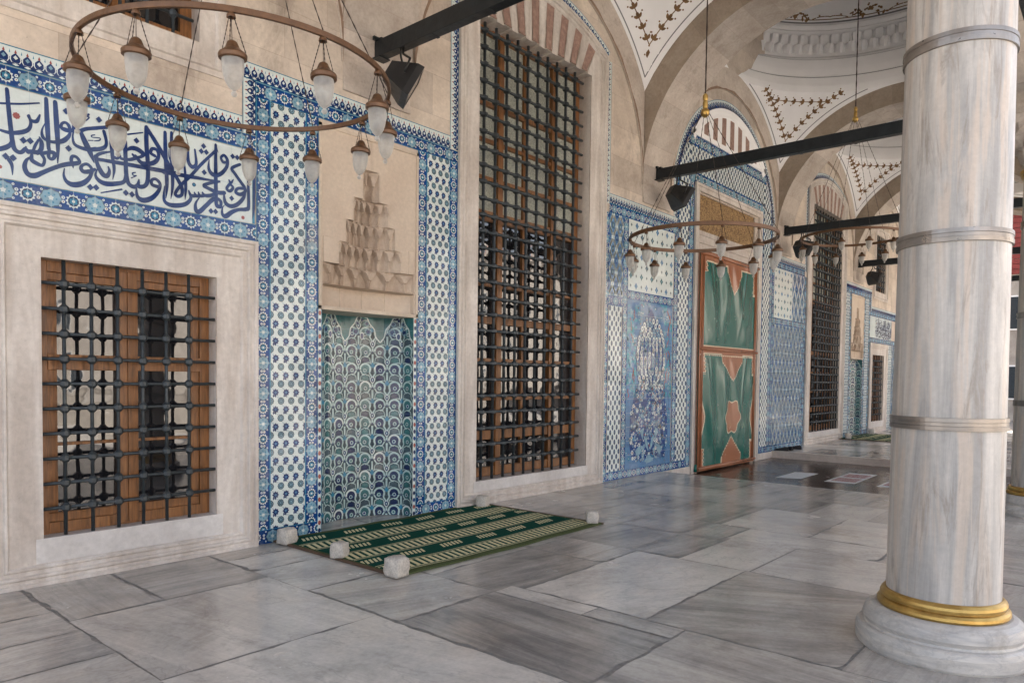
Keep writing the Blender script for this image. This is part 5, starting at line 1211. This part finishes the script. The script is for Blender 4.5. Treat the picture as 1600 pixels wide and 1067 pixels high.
def chandelier(cx, cy, zr, RR, boss, label, ph, th=.015):
    global lamp0
    t = thing('ring_chandelier', label, 'chandelier', (cx, cy, zr), group='ring chandeliers hanging in the walk')
    mb = MB(); n = 96; V = []; F = []
    for i in range(n):
        a = 2*PI*i/n
        for dr, dz in ((-.01, -th), (.01, -th), (.01, th), (-.01, th)): V.append(((RR+dr)*math.cos(a), (RR+dr)*math.sin(a), dz))
    for i in range(n):
        j = (i+1) % n
        for k in range(4): F.append((i*4+k, i*4+(k+1) % 4, j*4+(k+1) % 4, j*4+k))
    mb.idx(V, F, 'bronze'); mb.build('ring', t, bevel=.004)
    bz = boss-zr
    mb = MB(); mb.lathe([(0, -.14), (.02, -.13), (.045, -.11), (.052, -.08), (.045, -.05), (.026, -.03), (.03, -.01), (.03, .04), (.022, .06), (.03, .08), (.03, .12), (.014, .14), (0, .14)], 'gold', (0, 0, bz), 16); mb.build('boss', t)
    for q in range(6):
        a = ph+PI/6+q*PI/3; p0 = Vector((.04*math.cos(a), .04*math.sin(a), bz-.08)); p1 = Vector((RR*math.cos(a), RR*math.sin(a), .02)); m = max(20, int((p1-p0).length/.035))
        mb = MB(); mb.tube([p0.lerp(p1, k/m) for k in range(m+1)], .004, 'chain', 4, radii=[.0048 if k % 2 else .0022 for k in range(m+1)]); mb.build('chain', t)
    mb = MB(); m = 60; top = 11.6-zr; mb.tube([(0, 0, bz+.12+(top-bz-.12)*k/m) for k in range(m+1)], .006, 'chain', 4, radii=[.011 if k % 2 else .007 for k in range(m+1)]); mb.build('rod', t)
    for q in range(12):
        a = ph+q*PI/6
        if lamp0 is None:
            l = la.build('lamp', t); g = lg.build('lamp_glass', l); lamp0 = l
        else:
            l = lamp0.copy(); COL.objects.link(l); l.parent = t
            for ch in lamp0.children: c = ch.copy(); COL.objects.link(c); c.parent = l
        l.location = (RR*math.cos(a), RR*math.sin(a), -.014); l.rotation_euler = (R(vr.uniform(-2.5, 2.5)), R(vr.uniform(-2.5, 2.5)), vr.uniform(0, 6))
    return t
chandelier(-11.66, -2.27, 3.28, .83, 4.86, 'nearest large brown ring chandelier, frosted glass lamps, top left', R(-2))
chandelier(-5.85, -2.28, 3.27, .85, 4.81, 'second ring chandelier, hanging in front of the green door curtain', R(10), .022)
chandelier(0.0, -2.3, 4.18, .85, 6.34, 'third ring chandelier, partly behind the nearest column', R(4), .022)

# ------------------------------------------------------------ rugs
def rug(x0, x1, y0, y1, label, lod=1):
    t = thing('prayer_rug', label, 'rug', (x0, y0, 0.008), group='green prayer rugs laid before the niches')
    L, W = x1-x0, y1-y0
    wy = lambda u: .012*math.sin(2.7*u+1)+.006*math.sin(7.3*u)
    hz = lambda u, v: .002*math.sin(5*u+2*v)+.001*math.sin(7*u-4*v)+.006*math.exp(-((v-W)/.1)**2)*max(0, math.sin(6*u))
    class Rug(Tile):
        def rect(q, a0, a1, b0, b1, mat, layer=0):
            n_ = max(1, int((a1-a0)/.08)); m_ = max(1, int((b1-b0)/.15))
            for i in range(n_):
                for j in range(m_): q.poly([(a0+(a1-a0)*i/n_, b0+(b1-b0)*j/m_), (a0+(a1-a0)*(i+1)/n_, b0+(b1-b0)*j/m_), (a0+(a1-a0)*(i+1)/n_, b0+(b1-b0)*(j+1)/m_), (a0+(a1-a0)*i/n_, b0+(b1-b0)*(j+1)/m_)], mat, layer)
    mb = MB(); T = Rug(mb, lambda u, v, h: (u, v+wy(u), .0135+hz(u, v)+h*3.5)); T.rect(0, L, 0, W, 'rolive', 0)
    for i in range(40):
        a, b = L*i/40, L*(i+1)/40
        for v in (0, W): mb.face([(a, v+wy(a), 0), (b, v+wy(b), 0), (b, v+wy(b), .0135+hz(b, v)), (a, v+wy(a), .0135+hz(a, v))], 'rolive')
    T.clip = (.03, L-.03, .05, W-.03)
    per = (W-.16)/3; ys = .09
    for k in range(3):
        a = ys+per*k; lad0, lad1, dk1 = a, a+per*.46, a+per
        T.rect(0, L, lad1, dk1, 'rgreen', 0.2)
        T.rect(0, L, lad0-.012, lad0, 'rcream', .6); T.rect(0, L, lad1, lad1+.012, 'rcream', .6); T.rect(0, L, lad0, lad1, 'rgreen', .3)
        for q in range(int(L/.064)+3):
            u = q*.07-.05+vr.uniform(-.003, .003); s_ = .05
            T.poly([(u, lad0+.03), (u+.038, lad0+.03), (u+.038+s_, lad1-.035), (u+s_, lad1-.035)], 'rcream', 1)
        T.rect(0, L, lad0+.018, lad0+.03, 'rcream', .8); T.rect(0, L, lad1-.035, lad1-.023, 'rcream', .8)
        yc = (lad1+dk1)/2
        for q in range(int(L/.48)+2):
            u = q*.48+(.16 if k % 2 else -.05)+.1*k; mid = yc+.02
            for w in range(6): T.poly([(u+w*.045, mid-.055), (u+w*.045+.027, mid-.055), (u+w*.045+.075, mid+.055), (u+w*.045+.048, mid+.055)], 'rcream', 1)
    mb.build('pile', t)
    for a, b in ((-.025, .006), (L-.006, L+.02)): mb = MB(); mb.box((a, 0, 0), (b, W, .016), 'rbrown'); mb.build('binding', t)
    return t
rug(-10.07, -7.2, -1.83, -.005, 'green striped prayer rug before the near niche')
rug(7.3, 10.1, -1.83, -.05, 'far green prayer rug before the far niche')
def weight(x, y, rz, s, label, r):
    mb = MB(); n = 7; V = {}; 
    import bmesh
    bm = bmesh.new(); bmesh.ops.create_cube(bm, size=1); bmesh.ops.subdivide_edges(bm, edges=bm.edges, cuts=5, use_grid_fill=True)
    from mathutils import noise
    for v in bm.verts:
        c = v.co.copy(); sph = c.normalized()*.62; v.co = c.lerp(sph, .38)
        nn = noise.noise(c*2.6+Vector((x*3, y*3, 0)))*.09+noise.noise(c*7+Vector((x, y*5, 0)))*.03; v.co += v.co.normalized()*nn
        v.co.z = max(v.co.z, -.46)
    me = bpy.data.meshes.new('stone_weight'); bm.to_mesh(me); bm.free(); me.materials.append(MT['weight'])
    for p in me.polygons: p.use_smooth = True
    o = bpy.data.objects.new('stone_weight', me); COL.objects.link(o); o.scale = (s, s*.93, s*.98); o.location = (x, y, .016+s*.98*.46); o.rotation_euler = (0, 0, rz)
    return tag(o, label, 'stone weight', 'white stone blocks holding the rugs down')
for k, (x, y, rz, s, L) in enumerate(((-10.05, -.17, .2, .15, 'rounded white stone at the rug corner by the tiled wall'), (-10.03, -.96, .5, .138, 'white stone halfway along the short rug edge'), (-10.07, -1.78, .1, .158, 'largest white stone at the nearest rug corner'), (-7.24, -1.72, .7, .142, 'white stone at the rug corner towards the door'), (-7.33, -.16, .3, .138, 'white stone below the tall window frame'),
        (7.45, -.25, .3, .16, 'far white stone at the far rug corner near the tall window'), (10.0, -.2, .3, .16, 'farthest white stone against the wall by the last window'))): weight(x, y, rz, s, L, k)

# ------------------------------------------------------------ door curtain
def curtain():
    t = thing('leather_curtain', 'hanging green leather curtain with tan lobed borders in the doorway', 'door curtain', (-1.42, -.1, -.11))
    W, H = 2.62, 4.09; NX, NZ = 300, 460
    r = random.Random(4); folds = [(r.uniform(.3, 2.3), 0, r.uniform(-.8, .8), r.uniform(.1, .2), r.uniform(.01, .028)) for k in range(8)]
    def h(u, v):
        if 2.2 < v < 2.36 or u < .1 or u > W-.1: return 0.0
        e = min(1, min(u-.1, W-.1-u)/.2); q = 0.0; top = v > 2.3
        vv = (v-2.36) if top else v; hh = (H-2.36) if top else 2.2
        for a, b, s_, w_, am in folds:
            uc = a+(s_)*(vv/hh); q += am*math.exp(-((u-uc)/w_)**2)*math.sin(PI*min(1, max(0, vv/hh)))**.5*1.6
        q += .012*math.sin(u*9+vv*2.5)*math.sin(PI*vv/hh)+.02*math.exp(-((u-.42-.25*(1-vv/hh))/.05)**2)*(vv/hh)+.02*math.exp(-((u-2.1+.5*(1-vv/hh))/.05)**2)*(vv/hh)
        return q*e
    wob = lambda x: .012*math.sin(x*21)+.008*math.sin(x*47)
    def g(u, v):        # > 0 : tan applique
        x = u/W; vals = [.075-u, u-(W-.075)]
        if v > 2.3:
            d = H-.02-v; vals += [.15-d, 2.36-v]
            vals.append(min(.2-u, .3-d+.3*(.3-u))+wob(d*3)); vals.append(min(u-(W-.22), .6-d)+wob(d*3))
            xc = .55*W; vals.append(min(.36-abs(u-xc)-.25*max(0, d-.3), .66-d-abs(u-xc)*1.1)+wob(u*4)*.7)
        else:
            vals += [v-2.21, .08-v]
            d = 2.2-v
            vals.append(min(.2-u, .36-d)+wob(d*4)); vals.append(min(u-(W-.2), .38-d)+wob(d*4))
            xc = .55*W; vals.append(min(.5-abs(u-xc), .5-d-abs(u-xc)*.75)+wob(u*5))
            vals.append(.33-math.hypot((u-xc), (v-.98)*1.02)+.035*math.cos(6*math.atan2(v-.98, u-xc)))
            for c_ in (0, W): vals.append(.2-math.hypot((u-c_)*1.0, (v-.98)*.3)+.03*math.cos((v-.98)*9))
            vals.append(min(.46-abs(u-xc), .6-v-abs(u-xc)*.85)+wob(u*5)); vals.append(min(.22-u, .42-v)+wob(v*4)); vals.append(min(u-(W-.22), .46-v)+wob(v*4))
        return max(vals)
    mb = MB(); V = []; 
    for j in range(NZ+1):
        for i in range(NX+1):
            u, v = W*i/NX, H*j/NZ; V.append((u, -h(u, v), v))
    groups = {}
    for j in range(NZ):
        for i in range(NX):
            q = g(W*(i+.5)/NX, H*(j+.5)/NZ); m = 'ltan' if q > .016 else ('lcream' if q > -.008 else 'lgreen')
            v = H*(j+.5)/NZ; u = W*(i+.5)/NX
            if 2.17 < v < 2.2 and (int(u/.045) % 2 == 0 or v > 2.188): m = 'lcream'
            groups.setdefault(m, []).append((j*(NX+1)+i, j*(NX+1)+i+1, (j+1)*(NX+1)+i+1, (j+1)*(NX+1)+i))
    me = bpy.data.meshes.new('panel'); F = []; MI = []
    for k, (m, fs) in enumerate(groups.items()): me_m = m; F += fs; MI += [k]*len(fs)
    me.from_pydata(V, [], F)
    for m in groups: me.materials.append(MT[m])
    me.polygons.foreach_set('material_index', MI); me.polygons.foreach_set('use_smooth', [True]*len(F)); me.update()
    o = bpy.data.objects.new('panel', me); COL.objects.link(o); o.parent = t
    mb = MB()
    mb.tube([(0, -.02, .06), (W, -.02, .06)], .03, 'ltan', 8); mb.tube([(0, -.02, 2.29), (W, -.02, 2.29)], .028, 'ltan', 8); mb.tube([(0, -.01, H-.03), (W, -.01, H-.03)], .045, 'ltan', 8)
    for u in (.06, .11, W-.11, W-.06): mb.tube([(u, -.005, .02), (u, -.005, H)], .014, 'ltan', 6)
    mb.build('batten', t)
    mb = MB(); mb.face([(0, 0, 0), (0, .08, 0), (0, .08, H), (0, 0, H)], 'lgreen'); mb.face([(-.001, .03, 0), (-.001, .05, 0), (-.001, .05, H), (-.001, .03, H)], 'ltan'); mb.tube([(-.01, 0, 0), (-.01, 0, H)], .012, 'ltan', 6); mb.tube([(-.02, .03, -.0), (.0, .03, .14)], .035, 'lgreen', 8); mb.build('side_lining', t)
curtain()

# ------------------------------------------------------------ shoes, floor notices
def shoe(x, y, rz, label):
    s = thing('shoe', label, 'shoe', (x, y, .008), rz, 'black shoes left on the marble step')
    V = []; F = []; n = 12; prof = [(-.13, .032, .03, .05), (-.11, .036, .03, .085), (-.06, .036, .03, .09), (0, .036, .03, .07), (.06, .046, .03, .05), (.11, .045, .03, .042), (.15, .03, .028, .032), (.162, .01, .026, .028)]
    mb = MB()
    for x_, wy, zc, h_ in prof:
        for k in range(n): t = 2*PI*k/n; V.append((x_, wy*math.cos(t), max(.014, zc+(h_-zc*.0-.02)*math.sin(t)*.9)))
    for j in range(len(prof)-1):
        for k in range(n): F.append((j*n+k, j*n+(k+1) % n, (j+1)*n+(k+1) % n, (j+1)*n+k))
    F.append(tuple(range(n))); mb.idx(V, F, 'shoe', smooth=True); mb.build('upper', s)
    m2 = MB(); P = [(-.135, -.034), (-.06, -.036), (.05, -.048), (.12, -.044), (.165, -.01), (.165, .01), (.12, .046), (.05, .048), (-.06, .036), (-.135, .034)]
    m2.face([(a, b, 0) for a, b in P], 'shoe'); m2.face([(a, b, .016) for a, b in P], 'shoe')
    for i in range(len(P)): a, b = P[i-1], P[i]; m2.face([(a[0], a[1], 0), (b[0], b[1], 0), (b[0], b[1], .016), (a[0], a[1], .016)], 'shoe')
    m2.build('sole', s)
shoe(2.72, -.16, R(100), 'left black shoe of the pair beside the tiled wall'); shoe(2.95, -.2, R(70), 'right black shoe of the pair, toe towards the wall')
shoe(3.35, -.24, R(95), 'single black shoe lying farther from the step edge')
def notice(P, label, text):
    mb = MB(); z = -.1365; mb.face([(x, y, z) for x, y in P], 'paper')
    A, B, C_, D_ = [Vector((p[0], p[1], z+.001)) for p in P]
    L = lambda a, b: A.lerp(B, a).lerp(D_.lerp(C_, a), b)
    if text:
        r = random.Random(9)
        for v0, v1 in ((.14, .44), (.56, .86)):
            a = .1
            while a < .9:
                w = r.uniform(.012, .03); mb.face([L(a, v0), L(a+w, v0), L(a+w, v1), L(a, v1)], 'redink')
                if r.random() < .6: mb.face([L(a, v0), L(a+w+.015, v0), L(a+w+.015, v0+.07), L(a, v0+.07)], 'redink')
                if r.random() < .6: mb.face([L(a, v1-.07), L(a+w+.012, v1-.07), L(a+w+.012, v1), L(a, v1)], 'redink')
                a += w+r.uniform(.008, .02)
    return tag(mb.build('floor_notice'), label, 'notice', 'notices stuck to the dark floor')
notice([(-.77, -2.16), (-.72, -2.65), (.87, -2.62), (.80, -2.15)], 'white notice with two red lines of print on dark floor', True)
notice([(-.9, -1.36), (-.75, -1.76), (.25, -1.75), (.18, -1.34)], 'plain whitish sheet on dark floor nearest the door', False)
notice([(-.77, -3.0), (-.72, -3.5), (.87, -3.5), (.80, -3.0)], 'notice on dark floor mostly hidden behind the column', True)

# ------------------------------------------------------------ surroundings seen in gaps and reflections
def house(name, label, x0, x1, y0, y1, H, nx, ny, red=False, face='y'):
    t = thing(name, label, 'building', (x0, y0, -.3)); mb = MB(); W, D = x1-x0, y1-y0; mb.box((0, 0, 0), (W, D, H), 'farwall')
    mb.build('wall', t)
    mb = MB(); mb.box((-.4, -.4, H), (W+.4, D+.4, H+.25), 'terrace'); mb.idx([(-.4, -.4, H+.25), (W+.4, -.4, H+.25), (W+.4, D+.4, H+.25), (-.4, D+.4, H+.25), (W*.25, D/2, H+2), (W*.75, D/2, H+2)], [(0, 1, 5, 4), (1, 2, 5), (2, 3, 4, 5), (3, 0, 4)], 'redst'); mb.build('roof', t)
    for j in range(ny):
        for i in range(nx):
            z = 1.2+j*3.0
            if z+1.6 > H: continue
            if face == 'y': cx = W*(i+.5)/nx; a, b = (cx-.5, D, z), (cx+.5, D+.05, z+1.5)
            else: cy = D*(i+.5)/nx; a, b = (-.05, cy-.5, z), (0, cy+.5, z+1.5)
            m = MB(); m.box(a, b, 'plaster'); e = .07
            if face == 'y': m.box((a[0]+e, a[1], a[2]+e), (b[0]-e, b[1]+.01, b[2]-e), 'farglass')
            else: m.box((a[0]-.01, a[1]+e, a[2]+e), (b[0], b[1]-e, b[2]-e), 'farglass')
            m.build('window', t)
    if red:
        m = MB()
        for k in range(12): m.box((-.12-.02*(k % 2), .2, 6.6+.22*k), (-.001, D-.2, 6.6+.22*(k+1)-.02), 'rtimber')
        m.build('red_boarding', t)
    return t
house('neighbouring_house', 'pale house with red boarded upper storey beyond the walk end', 24, 34, -16, 8, 9.3, 6, 3, True, 'x')
house('courtyard_building', 'long pale building across the courtyard', -40, 10, -46, -36, 8, 12, 2)
house('courtyard_building', 'taller pale building across the courtyard to the right', 14, 60, -44, -34, 12, 10, 3)
wl = thing('garden_wall', 'low grey wall at the courtyard edge beyond the columns', 'wall', (0, -20, -.3)); mb = MB(); mb.box((-30, 0, 0), (50, .4, 1.2), 'farwall'); mb.build('wall_body', wl); mb = MB(); mb.box((-30.05, -.05, 1.2), (50.05, .45, 1.32), 'terrace'); mb.build('coping', wl)
